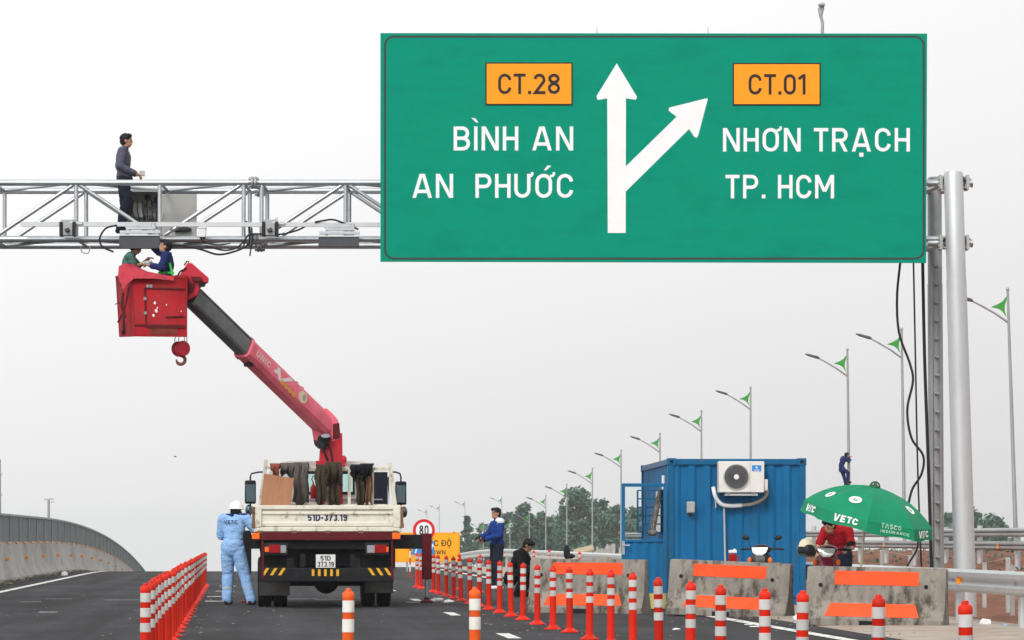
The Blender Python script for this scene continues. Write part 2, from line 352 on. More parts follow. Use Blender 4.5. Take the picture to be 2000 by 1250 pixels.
def glyph(ch):
    t = TS; S = []                # S: list of strokes; each is a list of convex polygons
    def pl(pts, closed=False): S.append(ribbon(pts, t, closed))
    def dg(x0, y0, x1, y1, k=1.0):
        hh = t*math.hypot(x1-x0, y1-y0)/abs(y1-y0)*k; S.append([[Vector((x0-hh, y0)), Vector((x0+hh, y0)), Vector((x1+hh, y1)), Vector((x1-hh, y1))]])
    def vert(x, y0=0, y1=1): pl([(x, y0), (x, y1)])
    def hor(y, x0, x1): pl([(x0, y), (x1, y)])
    r = .3-t
    base = ch
    ACC = {'Ì': 'I`', 'Ơ': 'O+', 'Ư': 'U+', 'Ớ': 'O+\'', 'Ạ': 'A.', 'Ộ': 'O^.', 'Ố': 'O^\'', 'Ả': 'A?'}
    acc = ''
    if ch in ACC: base, acc = ACC[ch][0], ACC[ch][1:]
    w = .66
    if base == 'A':
        w = .84; dg(.085, 0, w/2-.035, 1); dg(w-.085, 0, w/2+.035, 1); hor(.27, .2, w-.2)
    elif base == 'B':
        w = .69; vert(t); pl([(t, 1-t), (.37, 1-t)]+arc(.38, .719, .2, .209, 90, -90)[1:]+[(t, .51)]); pl([(t, .51), (.37, .51)]+arc(.385, .291, .233, .219, 90, -90)[1:]+[(t, t)])
    elif base in 'CG':
        w = .68; pts = arc(w/2, 1-w/2, w/2-t, w/2-t, 4, 180)+arc(w/2, w/2, w/2-t, w/2-t, 180, 356 if base == 'C' else 360)
        pts += [] if base == 'C' else [(w-t, .47), (w/2, .47)]
        pl(pts)
    elif base in 'DĐ':
        w = .70; pl([(t, t), (t, 1-t), (.30, 1-t)]+arc(w-t-.3, .62+.0, .3, .38-t, 90, 0)+arc(w-t-.3, .38, .3, .38-t, 0, -90)+[(t, t)], False); vert(t)
        if ch == 'Đ': hor(.5, -.12, .36)
    elif base == 'E': w = .58; vert(t); hor(1-t, 0, w); hor(.5, 0, w-.06); hor(t, 0, w)
    elif base == 'H': w = .65; vert(t); vert(w-t); hor(.5, t, w-t)
    elif base == 'I': w = 2*t; vert(t)
    elif base == 'L': w = .56; vert(t); hor(t, 0, w)
    elif base == 'M': w = .84; vert(t); vert(w-t); dg(t*1.1, 1, w/2, .28); dg(w-t*1.1, 1, w/2, .28)
    elif base == 'N': w = .72; vert(t); vert(w-t); dg(t*1.25, 1, w-t*1.25, 0)
    elif base in 'OQ': w = .70; q = w/2-t; pl(arc(w/2, 1-w/2, q, q, 0, 180)+arc(w/2, w/2, q, q, 180, 360), True)
    elif base in 'PR':
        w = .67; vert(t); pl([(t, 1-t), (.38, 1-t)]+arc(.385, .70, .67-t-.385, .30-t, 90, -90)[1:]+[(t, .40+t)])
        if base == 'R': dg(.36, .45, w-.08, 0)
    elif base == 'S':
        w = .64; pl(arc(w/2, .735, w/2-t, .265-t, 25, 180)+arc(w/2, .735, w/2-t, .235, 180, 265)+arc(w/2, .265, w/2-t, .235, 85, 0)+arc(w/2, .265, w/2-t, .265-t, 0, -155))
    elif base == 'T': w = .62; vert(w/2); hor(1-t, 0, w)
    elif base == 'U': w = .68; pl([(t, 1)]+arc(w/2, w/2, w/2-t, w/2-t, 180, 360)+[(w-t, 1)])
    elif base == 'V': w = .78; dg(.085, 1, w/2-.02, 0); dg(w-.085, 1, w/2+.02, 0)
    elif base == 'W': w = 1.08; dg(.08, 1, .30, 0); dg(.30, 0, .54, .9); dg(.54, .9, .78, 0); dg(.78, 0, 1.0, 1)
    elif base == '0': w = .62; q = w/2-t; pl(arc(w/2, 1-w/2, q, q, 0, 180)+arc(w/2, w/2, q, q, 180, 360), True)
    elif base == '1': w = .38; vert(w-t); pl([(.03, .76), (w-t, .96)])
    elif base == '2':
        w = .62; pl(arc(w/2, .705, w/2-t, .295-t, 170, -30)+[(.1, t), (w, t)])
    elif base == '3':
        w = .62; pl(arc(w/2, .745, w/2-t, .255-t, 160, -90)); pl(arc(w/2, .28, w/2-t, .28-t, 90, -160))
    elif base == '5':
        w = .62; pl([(w-.03, 1-t), (.12, 1-t), (.10, .55)]+arc(w/2, .34, w/2-t, .34-t, 130, -155))
    elif base == '7': w = .6; hor(1-t, 0, w); dg(w-.1, 1-t, .2, 0)
    elif base == '8':
        w = .64; pl(arc(w/2, .75, w/2-t-.02, .25-t, 0, 360)[:-1], True); pl(arc(w/2, .29, w/2-t, .29-t, 0, 360)[:-1], True)
    elif base == '9':
        w = .62; q = w/2-t; pl(arc(w/2, .69, q, .31-t, 0, 360)[:-1], True); pl([(w-t, .69)]+arc(w/2, w/2, q, q, 0, -155))
    elif base == '.': w = .16; S.append([[Vector((0, 0)), Vector((.16, 0)), Vector((.16, .16)), Vector((0, .16))]])
    elif base == '-': w = .36; hor(.45, 0, .36)
    elif base == ' ': w = .30
    for c in acc:
        m = w/2
        if c == '`': S.append([[Vector((m-.19, 1.36)), Vector((m-.02, 1.34)), Vector((m+.11, 1.16)), Vector((m+.02, 1.16))][::-1]])
        if c == "'":
            o = .26 if '^' in acc else .08
            S.append([[Vector((m-.08+o, 1.14)), Vector((m+.02+o, 1.14)), Vector((m+.24+o, 1.33)), Vector((m+.08+o, 1.35))]])
        if c == '.': S.append([[Vector((m-.09, -.22)), Vector((m+.09, -.22)), Vector((m+.09, -.05)), Vector((m-.09, -.05))]])
        if c == '^': S.append(ribbon([(m-.2, 1.12), (m, 1.27), (m+.2, 1.12)], .05))
        if c == '?': S.append(ribbon(arc(m, 1.27, .09, .07, 160, -60)+[(m, 1.1)], .04))
        if c == '+': S.append(ribbon([(w-t*1.2, .90), (w+.03, .92), (w+.075, .99), (w+.07, 1.07)], .052))
    return S, w
def text_polys(txt, gap=.155):
    x, out = 0.0, []
    for i, ch in enumerate(txt):
        S, wd = glyph(ch)
        for st in S: out.append([[(p.x+x, p.y) for p in poly] for poly in st])
        x += wd+(gap if ch != ' ' else gap*.6)
        if ch in 'ƯƠỚ': x += .05
    return out, x-gap
def text_mb(txt, x0, x1, z0, z1, y=0.0, gap=.155, mb=None, fn=None, shear=0.0, bold=.072):
    """lettering between x0..x1, z0..z1 on the plane y (facing -y); fn maps (x, z, lift) to a point of a curved surface"""
    global TS
    TS = bold; mb = mb or MB(); strokes, wd = text_polys(txt, gap); k = 0; TS = .072
    for st in strokes:
        k += 1
        for poly in st:
            pts = [(x0+(px+shear*py)*(x1-x0)/wd, z0+py*(z1-z0)) for px, py in poly]
            lift = (k % 7)*.0004
            if fn: vs = [fn(a, b, lift) for a, b in pts]
            else: vs = [(a, y-lift, b) for a, b in pts]
            ar = sum(pts[i][0]*pts[(i+1) % len(pts)][1]-pts[(i+1) % len(pts)][0]*pts[i][1] for i in range(len(pts)))
            f = tuple(range(len(pts)))
            mb.add(vs, [f if ar > 0 else f[::-1]])
    return mb

# ------------------------------------------------------------------ ground, road and markings
def frange(a, b, n): return [a+(b-a)*i/n for i in range(n+1)]
def sheet(us, vs, zf, mb=None):
    mb = mb or MB(); V = [road_pt(u, v, zf(u, v)) for v in vs for u in us]; n = len(us)
    F = [(j*n+i, j*n+i+1, (j+1)*n+i+1, (j+1)*n+i) for j in range(len(vs)-1) for i in range(n-1)]
    return mb.add(V, F)
VS = frange(-20, 20, 6)[:-1]+frange(20, 240, 110)[:-1]+frange(240, 460, 22)[:-1]+[460, 520, 600, 750, 1000, 1300, 1700, 2200]
US = [-1400, -700, -350, -180, -90, -50, -30, -20, -14, -10, -8.2]+frange(-7.6, 10.3, 12)+frange(10.8, 34, 40)+[38, 45, 55, 70, 100, 160, 300, 600, 1100, 1500]
gzf = lambda u, v: gz(u, v)-(.12 if -7.7 < u < 10.25 else 0)
k_ = next(i for i, v in enumerate(VS) if v > 176)
UL, UN, UR_ = [u for u in US if u <= -7.6], [u for u in US if -7.6 <= u <= 45.1], [u for u in US if u >= 45]
struct('ground', sheet(UN, VS[:k_+1], gzf), soil)
fg = sheet(UN, VS[k_:], gzf); sheet(UL, VS, gzf, fg); sheet(UR_, VS, gzf, fg)
struct('ground', fg, grass_far)
RV = frange(-20, 20, 4)[:-1]+frange(20, 240, 110)[:-1]+frange(240, 460, 22)
struct('road', sheet(frange(-7.6, 7.5, 10), RV, road_z), asphalt)
struct('pavement', sheet(frange(7.5, 10.32, 4), RV, lambda u, v: road_z(u, v)+.004+.012*(u > 7.6)), verge_m)
mk = MB()
sheet([-5.66, -5.47], RV, lambda u, v: road_z(u, v)+.005, mk)
sheet([6.76, 6.95], RV, lambda u, v: road_z(u, v)+.005, mk)
for k in range(-1, 12):
    v0 = 53.2+12*k; sheet([2.96, 3.12], frange(v0-1, v0+1.2, 2), lambda u, v: road_z(u, v)+.005, mk)
for v0, ua in ((64, -.95), (69, -.98), (76, -.9), (84, -.9)):
    sheet([ua, ua+.42], [v0, v0+.5], lambda u, v: road_z(u, v)+.005, mk)
struct('road_markings', mk, lane_paint)
mk = MB()
for (px, py, wd) in ((115, 1170, .5), (250, 1172, .9), (580, 1170, .8), (640, 1172, .5), (60, 1176, .4)):
    d = FPX*CAM_H/(py-HY); u, v = to_uv(P(px, HY, d)); sheet([u-wd/2, u, u+wd/2], [v-.18, v+.18], lambda u, v: road_z(u, v)+.005, mk)
for (u, v) in ((2.9, 63), (-3.3, 55), (1.7, 62)):
    sheet([u-.15, u+.15], [v-.35, v+.35], lambda u, v: road_z(u, v)+.005, mk)
struct('road_markings', mk, faint_paint)

# ------------------------------------------------------------------ median barrier with its anti-glare panels (left)
BU = -7.0
nb = thing('median_barrier', 'long pale concrete barrier topped with grey ribbed panels curving along the left road edge', 'barrier', road_pt(BU, 60), A)
def barrier_path(u, z, v): return Vector((u-BU, v-60, road_z(u, v)+z))
bv = frange(40, 250, 70)
prof = [(-.30, -.3), (.32, -.3), (.32, .08), (.17, .36), (.09, 1.02), (-.09, 1.02), (-.30, .08)]
def extrude_path(prof, vs, u0, z0=0.0, mb=None):
    mb = mb or MB(); n = len(prof)
    V = [barrier_path(u0+a, z0+b, v) for v in vs for a, b in prof]
    F = [(j*n+i, j*n+(i+1) % n, (j+1)*n+(i+1) % n, (j+1)*n+i) for j in range(len(vs)-1) for i in range(n)]
    F += [tuple(range(n)), tuple(range(len(V)-1, len(V)-n-1, -1))]
    return mb.add(V, F)
obj('concrete_base', extrude_path(prof, bv, BU), concrete_pale, nb, ang=25)
mb = MB(); V, F = [], []; n = 0; v = 40.0; k = 0
while v < 250:                                    # trapezoid ribs, 0.25 m pitch
    for o, dx in ((0, .03), (.09, .03), (.125, -.02), (.215, -.02)):
        V += [barrier_path(BU+dx, 1.06, v+o), barrier_path(BU+dx, 1.82, v+o)]
    v += .25
n = len(V)//2
mb.add(V, [(2*i, 2*i+2, 2*i+3, 2*i+1) for i in range(n-1)])
pn = obj('ribbed_panel', mb, noise_panel, nb, flat=True, ang=20)
mb = MB(); extrude_path([(-.06, 1.8), (.06, 1.8), (.06, 1.86), (-.06, 1.86)], bv, BU, 0, mb)
obj('top_rail', mb, galv_dull, nb)
mb = MB(); extrude_path([(-.05, 1.02), (.05, 1.02), (.05, 1.07), (-.05, 1.07)], bv, BU, 0, mb)
obj('bottom_rail', mb, galv_dull, nb)
for i in range(52):
    v = 42+4*i; p = barrier_path(BU+.05, 1.02, v)
    obj('panel_post', MB().span(p+Vector((-.02, -.05, 0)), p+Vector((.02, .05, .82))), galv_dull, nb)
def stud(p, s=1.0, par=None):
    mb = MB(); mb.lathe([(.06*s, 0), (.06*s, .015), (.05*s, .03), (0, .034)], 10, Matrix.Translation(Vector(p)) @ Matrix.Rotation(R(90), 4, 'X'))
    mb.box(Vector(p)+Vector((-.05*s, .02, 0)), (.12*s, .03, .05*s))
    return obj('reflector', mb, amber, par)
for i in range(14): stud(barrier_path(BU+.19, .60, 78.5+8.15*i), .95, nb)
for i in range(36):
    p = barrier_path(BU+.085, 1.045, 80+3.4*i); obj('marker_strip', MB().box(p, (.05, .9, .055)), amber, nb)
mb = MB(); rg = random.Random(3)
for i in range(170):                              # dust, weeds and rubble along the foot of the barrier
    v = rg.uniform(60, 135); u = BU+.36+abs(rg.gauss(0, .22)); s = rg.uniform(.02, .08)*(2.0 if rg.random() < .06 else 1)
    mb.ell(road_pt(u, v, road_z(u, v)+s*.25), (s, s*rg.uniform(.7, 1.6), s*rg.uniform(.4, .9)), Matrix.Rotation(rg.uniform(0, 3), 4, 'Z'), 6, 4)
o = obj('debris', mb, mat('rubble', (.17, .15, .115), .95, var=.5, scale=3)); o['kind'] = 'stuff'
tag(o, 'dusty rubble and weeds along the foot of the left barrier', 'debris')

# ------------------------------------------------------------------ guard rail on the right
RU = 9.86
gr = thing('guard_rail', 'galvanised steel guard rail beside the right road edge with an amber reflector', 'guard rail', road_pt(RU, 40), A)
def rail_pt(u, z, v): return Vector((u-RU, v-40, road_z(u, v)+z))
wp = [(.0, .43), (-.075, .47), (-.075, .53), (-.01, .575), (-.01, .605), (-.075, .65), (-.075, .71), (0, .75), (.012, .75), (-.06, .705), (-.06, .655), (.004, .61), (.004, .57), (-.06, .525), (-.06, .475), (.012, .43)]
mb = MB(); vs = frange(22, 190, 60); n = len(wp)
V = [rail_pt(RU+a, b, v) for v in vs for a, b in wp]
mb.add(V, [(j*n+i, j*n+(i+1) % n, (j+1)*n+(i+1) % n, (j+1)*n+i) for j in range(len(vs)-1) for i in range(n)])
obj('beam', mb, galv_pale, gr, ang=35)
for i in range(30):
    v = 44.0+4*i-16; p = rail_pt(RU+.09, 0, v)
    obj('rail_post', MB().cyl(p-Vector((0, 0, .4)), p+Vector((0, 0, .68)), .065, 14), galv_pale, gr)
    obj('spacer', MB().box(p+Vector((-.05, 0, .6)), (.12, .1, .22)), galv_dull, gr)
    if i % 2 == 1: 
        q = rail_pt(RU-.03, .59, v-.5); obj('reflector', MB().box(q, (.06, .02, .09)).box(q+Vector((.0, .012, 0)), (.07, .01, .1)), amber, gr)
q = rail_pt(RU-.04, .585, 47.4); obj('reflector', MB().box(q, (.07, .03, .075)), amber, gr)

# second carriageway's rail and fences on the red bank to the right
fr = thing('guard_rail', 'double beam guard rail on top of the red earth bank behind the near rail', 'guard rail', road_pt(21.5, 90), A)
mb = MB()
for (z0, z1) in ((.40, .66), (.78, 1.04)):
    vs = frange(0, 110, 30); prof = [(0, z0), (-.07, z0+.05), (-.07, z0+.1), (0, z0+.13), (-.07, z0+.17), (-.07, z0+.21), (0, z1), (.03, z1), (.03, z0)]
    n = len(prof); V = [Vector((a, v, land_z(21.5, 100)+b)) for v in vs for a, b in prof]
    mb.add(V, [(j*n+i, j*n+(i+1) % n, (j+1)*n+(i+1) % n, (j+1)*n+i) for j in range(len(vs)-1) for i in range(n)])
obj('beam', mb, galv_dull, fr)
for i in range(22):
    v = 1.2+5.1*i; p = Vector((.12, v, land_z(21.5, 90+v)-.1)); obj('rail_post', MB().cyl(p, p+Vector((0, 0, 1.2)), .085, 10), galv_pale, fr)
for i in range(10):
    obj('reflector', MB().box((-.09, 2+6*i, land_z(21.5, 100)+.50), (.03, .12, .12)), amber, fr)
wf = thing('post_fence', 'row of slim concrete fence posts with thin wires along the foot of the red bank', 'fence', road_pt(16.2, 62), A)
pts = []
for i in range(34):
    v = 62+3.0*i; u = 16.2+.4*math.sin(i*1.7); p = Vector((u-16.2, v-62, gz(u, v)))
    h = 1.25+.08*math.sin(i*2.3)
    obj('fence_post', MB().box(p+Vector((0, 0, h/2-.1)), (.085, .085, h), ry=R(1.5*math.sin(i*3.1))), concrete_pale, wf); pts.append(p+Vector((0, 0, h)))
mb = MB()
for f in (.35, .62, .9): mb.tube([p-Vector((0, 0, 1.2*(1-f))) for p in pts], .006, 4)
obj('wire', mb, galv_dull, wf)
bf = thing('picket_fence', 'low white picket fence beyond the right rail in front of the trees', 'fence', road_pt(18, 172), A)
mb = MB()
for i in range(90):
    v = 172+.55*i*1.1; p = Vector((2.2*math.sin(i*.02), v-172, gz(18, v))); hh = 1.55+.25*noise.noise((i*.7, 2, 0))
    obj('picket', MB().box(p+Vector((0, 0, hh/2)), (.10, .10, hh)), concrete_pale, bf)
mb.bar((0, 0, gz(18, 172)+1.0), (0, 52, gz(18, 224)+1.0), .05, .10); obj('fence_rail', mb, concrete_pale, bf)

# ------------------------------------------------------------------ gantry
GD, BD, GA = 60.0, 61.4, R(0.4)
GO = Vector((0, GD, 0)); GF = Frame(GO, 0)
def g(px, py, d=GD): return P(px, py, d)-GO
ga = thing('sign_gantry', 'galvanised steel truss gantry spanning the road on tall round posts', 'gantry', GO)
ZT, ZB = g(0, 357).z, g(0, 467).z
def gx(px): return g(px, 0).x
DY = BD-GD
X0, X1 = gx(-420), gx(1886)
for (y, z, nm) in ((0, ZT, 'chord'), (0, ZB, 'chord'), (DY, ZT, 'chord'), (DY, ZB, 'chord')):
    obj('chord', MB().cyl((X0, y, z), (X1, y, z), .056, 14), galv, ga)
nodes = [(-340, 'b'), (-177, 't'), (-14, 'b'), (149, 't'), (312, 'b'), (476, 't'), (511, 'b'), (675, 't'), (838, 'b'), (1001, 't'), (1164, 'b'), (1327, 't'), (1490, 'b'), (1653, 't'), (1800, 'b')]
for y in (0, DY):
    for px, k in nodes:
        x = gx(px); obj('upright', MB().cyl((x, y, ZB), (x, y, ZT), .038, 10), galv, ga)
    for (p0, k0), (p1, k1) in zip(nodes, nodes[1:]):
        if k0 == k1 or p1-p0 < 60: continue
        a = (gx(p0)+.06, y, ZT-.04 if k0 == 't' else ZB+.05); b = (gx(p1)-.06, y, ZT-.04 if k1 == 't' else ZB+.05)
        obj('brace', MB().cyl(a, b, .036, 10), galv, ga)
for i, ((p0, k0), (p1, k1)) in enumerate(zip(nodes, nodes[1:])):
    ya, yb = (0, DY) if i % 2 else (DY, 0)
    for z in (ZT, ZB):
        obj('cross_brace', MB().cyl((gx(p0), ya, z), (gx(p1), yb, z), .026, 8), galv, ga)
        obj('strut', MB().cyl((gx(p0), 0, z), (gx(p0), DY, z), .028, 8), galv, ga)
for y in (0, DY):
    for z in (ZT, ZB):
        x = gx(496); M = Matrix.Translation((x, y, z)) @ Matrix.Rotation(R(90), 4, 'Y')
        mb = MB().lathe([(.11, -.045), (.11, -.012)], 18, M).lathe([(.11, .012), (.11, .045)], 18, M)
        for j in range(8):
            a = j*math.pi/4; o = Vector((0, .085*math.cos(a), .085*math.sin(a))); mb.cyl(Vector((x-.09, y, z))+o, Vector((x+.09, y, z))+o, .013, 6)
        obj('flange', mb, galv_dull, ga)
walk = MB().box((gx(330), DY/2, ZB+.05), (gx(1800)-gx(-300), DY*.55, .035)); obj('walkway', walk, galv_dull, ga)
def post(pt_, pb, r0, r1, ym, mat_, cap=True):
    a, b = g(*pt_, GD+ym), g(*pb, GD+ym); b.z = -.3
    mb = MB(); s = a.lerp(b, .235)
    mb.tube([a+Vector((0, 0, .06)), a+Vector((0, 0, .045)), a, s], [r0*.55, r0*.9, r0, r0], 26); mb.tube([s, b], [r0+.007, r1], 26)
    return obj('post', mb, mat_, ga)
post((1862, 341), (1887, 1183), .168, .192, -.26, galv_pale)
post((1825, 352), (1830, 1180), .128, .135, DY+.05, galv_dull)
post((-330, 341), (-345, 1183), .172, .205, -.26, galv_pale)
mb = MB()
for i in range(18):                                # climbing pegs on the rear post
    p = g(1829+.12*i, 520+35.5*i, GD+DY-.11); mb.cyl(p, p+Vector((.0, -.11, 0)), .022, 8); mb.cyl(p+Vector((-.035, -.02, 0)), p+Vector((.035, -.02, 0)), .03, 8)
mb.span(g(1818, 520, GD+DY-.12), g(1822, 1180, GD+DY-.10)); mb.span(g(1837, 520, GD+DY-.12), g(1838.5, 1180, GD+DY-.10))
obj('climbing_peg', mb, galv_dull, ga)
for py in (358, 475):                              # clamps holding the chords to the front post
    z = g(0, py).z
    for s_, xx in ((-1, 1835), (1, 1887)):
        mb = MB(); x = gx(xx)
        mb.box((x, -.06, z), (.05, .36, .25)); mb.box((x-s_*.07, -.06, z+.09), (.13, .30, .025)); mb.box((x-s_*.07, -.06, z-.09), (.13, .30, .025))
        for dz in (-.06, .06):
            for dy in (-.18, .05): mb.cyl((x-.05, dy, z+dz), (x+.05, dy, z+dz), .022, 6)
        obj('clamp', mb, box_grey, ga)
    obj('chord_end', MB().cyl((gx(1880), 0, z), (gx(1900), 0, z), .058, 14).lathe([(.075, 0), (.075, .03)], 14, Matrix.Translation((gx(1896), 0, z)) @ Matrix.Rotation(R(90), 4, 'Y')), galv, ga)
    obj('tie', MB().cyl((gx(1812), 0, z), (gx(1850), -.02, z), .062, 14).cyl((gx(1828), DY, z), (gx(1850), -.1, z), .04, 8), galv, ga)

# equipment bar in front of the truss
eq = tag(obj('equipment_bar', MB().bar(g(40, 438, 59.75), g(742, 439, 59.75), .07, .075).bar(g(330, 440, 59.75), g(330, 440, 60.0), .05, .05), galv_pale), 'pale square steel bar carrying the electronic devices along the front of the truss', 'bar'); eq.location = GO
def camera_unit(px, lab):
    t = thing('camera_unit', lab, 'camera', P(px, 448, 59.7), 0, 'small camera boxes on the equipment bar')
    mb = MB().box((0, 0, 0), (.17, .16, .22)).box((0, .0, .14), (.24, .05, .06)); obj('housing', mb, galv_dull, t, bev=.008)
    for s_ in (-1, 1): obj('side_plate', MB().box((s_*.115, -.01, .0), (.05, .2, .25)), black_plastic, t, bev=.006)
    mb = MB(); mb.lathe([(.045, 0), (.045, .05), (.035, .055), (.0, .05)], 14, Matrix.Translation((0, -.08, -.02)) @ Matrix.Rotation(R(90), 4, 'X')); obj('lens', mb, dark_glass, t)
    obj('bracket', MB().box((.14, .0, .11), (.22, .06, .05)).box((.1, .05, .06), (.05, .05, .3)), galv_pale, t)
camera_unit(133, 'small boxy camera on the equipment bar, left of the man standing on the truss')
camera_unit(528, 'small boxy camera on the equipment bar beside the bolted truss joint')
def reader(px0, px1, py0, py1, lab):
    d = 59.66; c = P((px0+px1)/2, (py0+py1)/2, d); wd = (px1-px0)*d/FPX; h = (py1-py0)*d/FPX
    t = thing('reader_panel', lab, 'antenna', c, 0, 'flat reader panels under the truss')
    obj('panel', MB().box((0, 0, 0), (wd, .07, h)), mat('reader_panel_grey', (.075, .078, .088), .5, var=.1, scale=5), t, bev=.012)
    obj('panel_edge', MB().box((0, .0, h/2+.012), (wd*.98, .1, .022)), galv_pale, t)
    mb = MB().bar((-wd*.48, 0, h/2+.07), (wd*.52, 0, h/2+.07), .09, .05).bar((-wd*.30, 0, h/2+.135), (wd*.40, 0, h/2+.135), .1, .045).bar((-wd*.36, .05, h/2+.2), (wd*.3, .05, h/2+.2), .12, .07)
    for x in (-.3, .34): mb.box((wd*x, .03, h/2+.12), (.05, .05, .24))
    obj('bracket', mb, galv, t)
reader(233, 312, 461, 486, 'dark reader panel under the truss just above the two workers in the bucket')
reader(622, 701, 463, 483, 'dark reader panel under the truss between the bolted joint and the green sign')
t = thing('sensor_box', 'small white sensor box hanging on the equipment bar right of the open cabinet', 'sensor', P(395, 455, 59.72))
obj('housing', MB().box((0, 0, .0), (.13, .12, .15)).box((0, 0, .085), (.15, .14, .025)), pvc_white, t, bev=.01)
obj('cable_gland', MB().cyl((-.02, 0, -.08), (-.02, 0, -.11), .02, 8).cyl((.03, 0, -.08), (.03, 0, -.11), .02, 8), black_plastic, t)
t = thing('control_cabinet', 'grey control cabinet with its door open behind the truss beside the standing man', 'cabinet', P(282, 445, 60.9))
w2, hh = .29, .63
mb = MB(); mb.box((0, .22, hh/2), (.56, .02, hh)); mb.box((-.28, 0, hh/2), (.02, .44, hh)); mb.box((.28, 0, hh/2), (.02, .44, hh)); mb.box((0, 0, hh), (.60, .48, .02)); mb.box((0, 0, .0), (.56, .44, .02))
obj('case', mb, cabinet_grey, t)
mb = MB(); mb.box((-.13, .12, .32), (.2, .1, .26)); obj('module', mb, box_grey, t, bev=.01)
mb = MB()
rg = random.Random(5)
for i in range(18): mb.box((rg.uniform(-.02, .25), .14, rg.uniform(.08, .58)), (rg.uniform(.04, .1), .08, rg.uniform(.03, .09)))
obj('terminal_block', mb, mat('terminal_grey', (.12, .12, .12), .5, var=.5, scale=9), t)
mb = MB()
for i in range(6): mb.tube([(-.2+.08*i, .05, .5), (-.22+.09*i, .0, .3+.03*(i % 3)), (-.15+.07*i, .04, .1)], .01, 6)
obj('wiring', mb, cable_black, t)
d0 = P(311, 379, 60.66)-t.location; d1 = P(383, 463, 60.55)-t.location
mb = MB().prism([(d0.x, d1.z), (d1.x, d1.z), (d1.x, d0.z), (d0.x, d0.z)], d0.y, d0.y+.03); mb.prism([(d0.x+.02, d1.z+.02), (d1.x-.02, d1.z+.02), (d1.x-.02, d0.z-.02), (d0.x+.02, d0.z-.02)], d0.y-.006, d0.y)
dr = obj('door', mb, cabinet_grey, t); obj('handle', MB().box((d0.x+.05, d0.y-.02, (d0.z+d1.z)/2), (.025, .04, .12)), galv, dr)
obj('hanging_pouch', MB().ell((.74, -.3, -.06), (.13, .05, .05)).ell((.62, -.3, -.075), (.08, .05, .035)), black_plastic, t)

def cable(pts, r, lab, nm='cable', mt=cable_black, group=None):
    """smooth cable through points (Catmull-Rom)"""
    pts = [Vector(p) for p in pts]; o = pts[0].copy(); q = []
    ex = [pts[0]*2-pts[1]]+pts+[pts[-1]*2-pts[-2]]
    for i in range(1, len(ex)-2):
        a, b, c, d = ex[i-1:i+3]
        for k in range(6):
            t = k/6; q.append(.5*((2*b)+(c-a)*t+(2*a-5*b+4*c-d)*t*t+(3*b-a-3*c+d)*t**3))
    q.append(pts[-1])
    ob = obj(nm, MB().tube([p-o for p in q], r, 7), mt); ob.location = o
    return tag(ob, lab, 'cable', group)
def pp(l, d): return [P(a, b, d) for a, b in l]
cable(pp([(228, 440), (207, 446), (195, 465), (200, 482), (222, 492)], 59.7), .017, 'short black cable looping below the bar at the left end of the reader panel')
cable(pp([(480, 432), (486, 442), (488, 465), (482, 480), (455, 492), (425, 497), (395, 488), (360, 480), (330, 478)], 59.75), .018, 'thick black cable sagging below the truss from the bolted joint to the right worker')
cable(pp([(478, 470), (462, 484), (440, 489), (415, 484), (402, 480)], 59.8), .015, 'thin black cable sagging just left of the bolted joint')
cable(pp([(600, 440), (580, 450), (545, 458), (500, 457), (482, 462), (476, 480)], 59.75), .016, 'black cable running right from the bolted joint to the second camera')
cable(pp([(492, 445), (492, 470), (488, 500)], 59.72), .013, 'short black cable end dangling straight at the bolted joint')
cable(pp([(700, 448), (655, 430), (632, 431), (615, 434)], 59.7), .017, 'black cable arching over the second reader panel')
cable(pp([(157, 480), (160, 492), (172, 494), (176, 480)], 59.9), .01, 'thin grey wire loop hanging under the left end of the truss', mt=galv_dull)
cable(pp([(400, 452), (395, 470), (420, 478), (450, 476)], 59.8), .013, 'thin black lead below the white sensor box')
cable(pp([(1759, 505), (1752, 580), (1756, 650), (1777, 710), (1783, 745), (1772, 800), (1780, 855), (1803, 890), (1800, 925), (1782, 955), (1774, 985)], 60.4), .022, 'wavy black cable hanging below the right end of the green sign', 'hanging_cable')
cable(pp([(1784, 505), (1788, 700), (1792, 900), (1798, 1070), (1800, 1108)], 60.5), .016, 'thin straight black cable hanging between the wavy and the thick one', 'hanging_cable')
cable(pp([(1802, 505), (1806, 700), (1813, 900), (1818, 1060), (1822, 1180)], 60.7), .030, 'thick straight black cable hanging against the grey rear post', 'hanging_cable')
cable(pp([(1794, 1050), (1790, 1075), (1775, 1100), (1768, 1120)], 60.3), .018, 'short black cable end curling to the ground under the umbrella rim', 'hanging_cable')

# ------------------------------------------------------------------ the green direction sign
SD = 59.5; SO = P(1277, 512, SD)
sg = thing('direction_sign', 'large green motorway direction sign with white arrows and orange route plates', 'sign', SO)
def sp(px, py): p = P(px, py, SD)-SO; return (p.x, p.z)
def srect(x0, y0, x1, y1): a = sp(x0, y1); b = sp(x1, y0); return [a, (b[0], a[1]), b, (a[0], b[1])]
def sfan(poly): return [sp(*q) for q in poly][::-1]
obj('panel', MB().prism([sp(743, 511), sp(1809, 513.5), sp(1811, 65.5), sp(743, 64.5)], 0, .05), sign_green, sg)
rr = 17; x0, y0, x1, y1 = 752, 71.5, 1804, 505
path = []
for cx_, cy_, a0 in ((x1-rr, y0+rr, -90), (x1-rr, y1-rr, 0), (x0+rr, y1-rr, 90), (x0+rr, y0+rr, 180)):
    path += [(cx_+rr*math.cos(R(a0+15*k)), cy_+rr*math.sin(R(a0+15*k))) for k in range(7)]
mb = MB()
for q in ribbon([sp(*p) for p in path], .018, True): mb.add([(v.x, -.003, v.y) for v in q][::-1], [(0, 1, 2, 3)])
obj('border_line', mb, sign_dark, sg, flat=True)
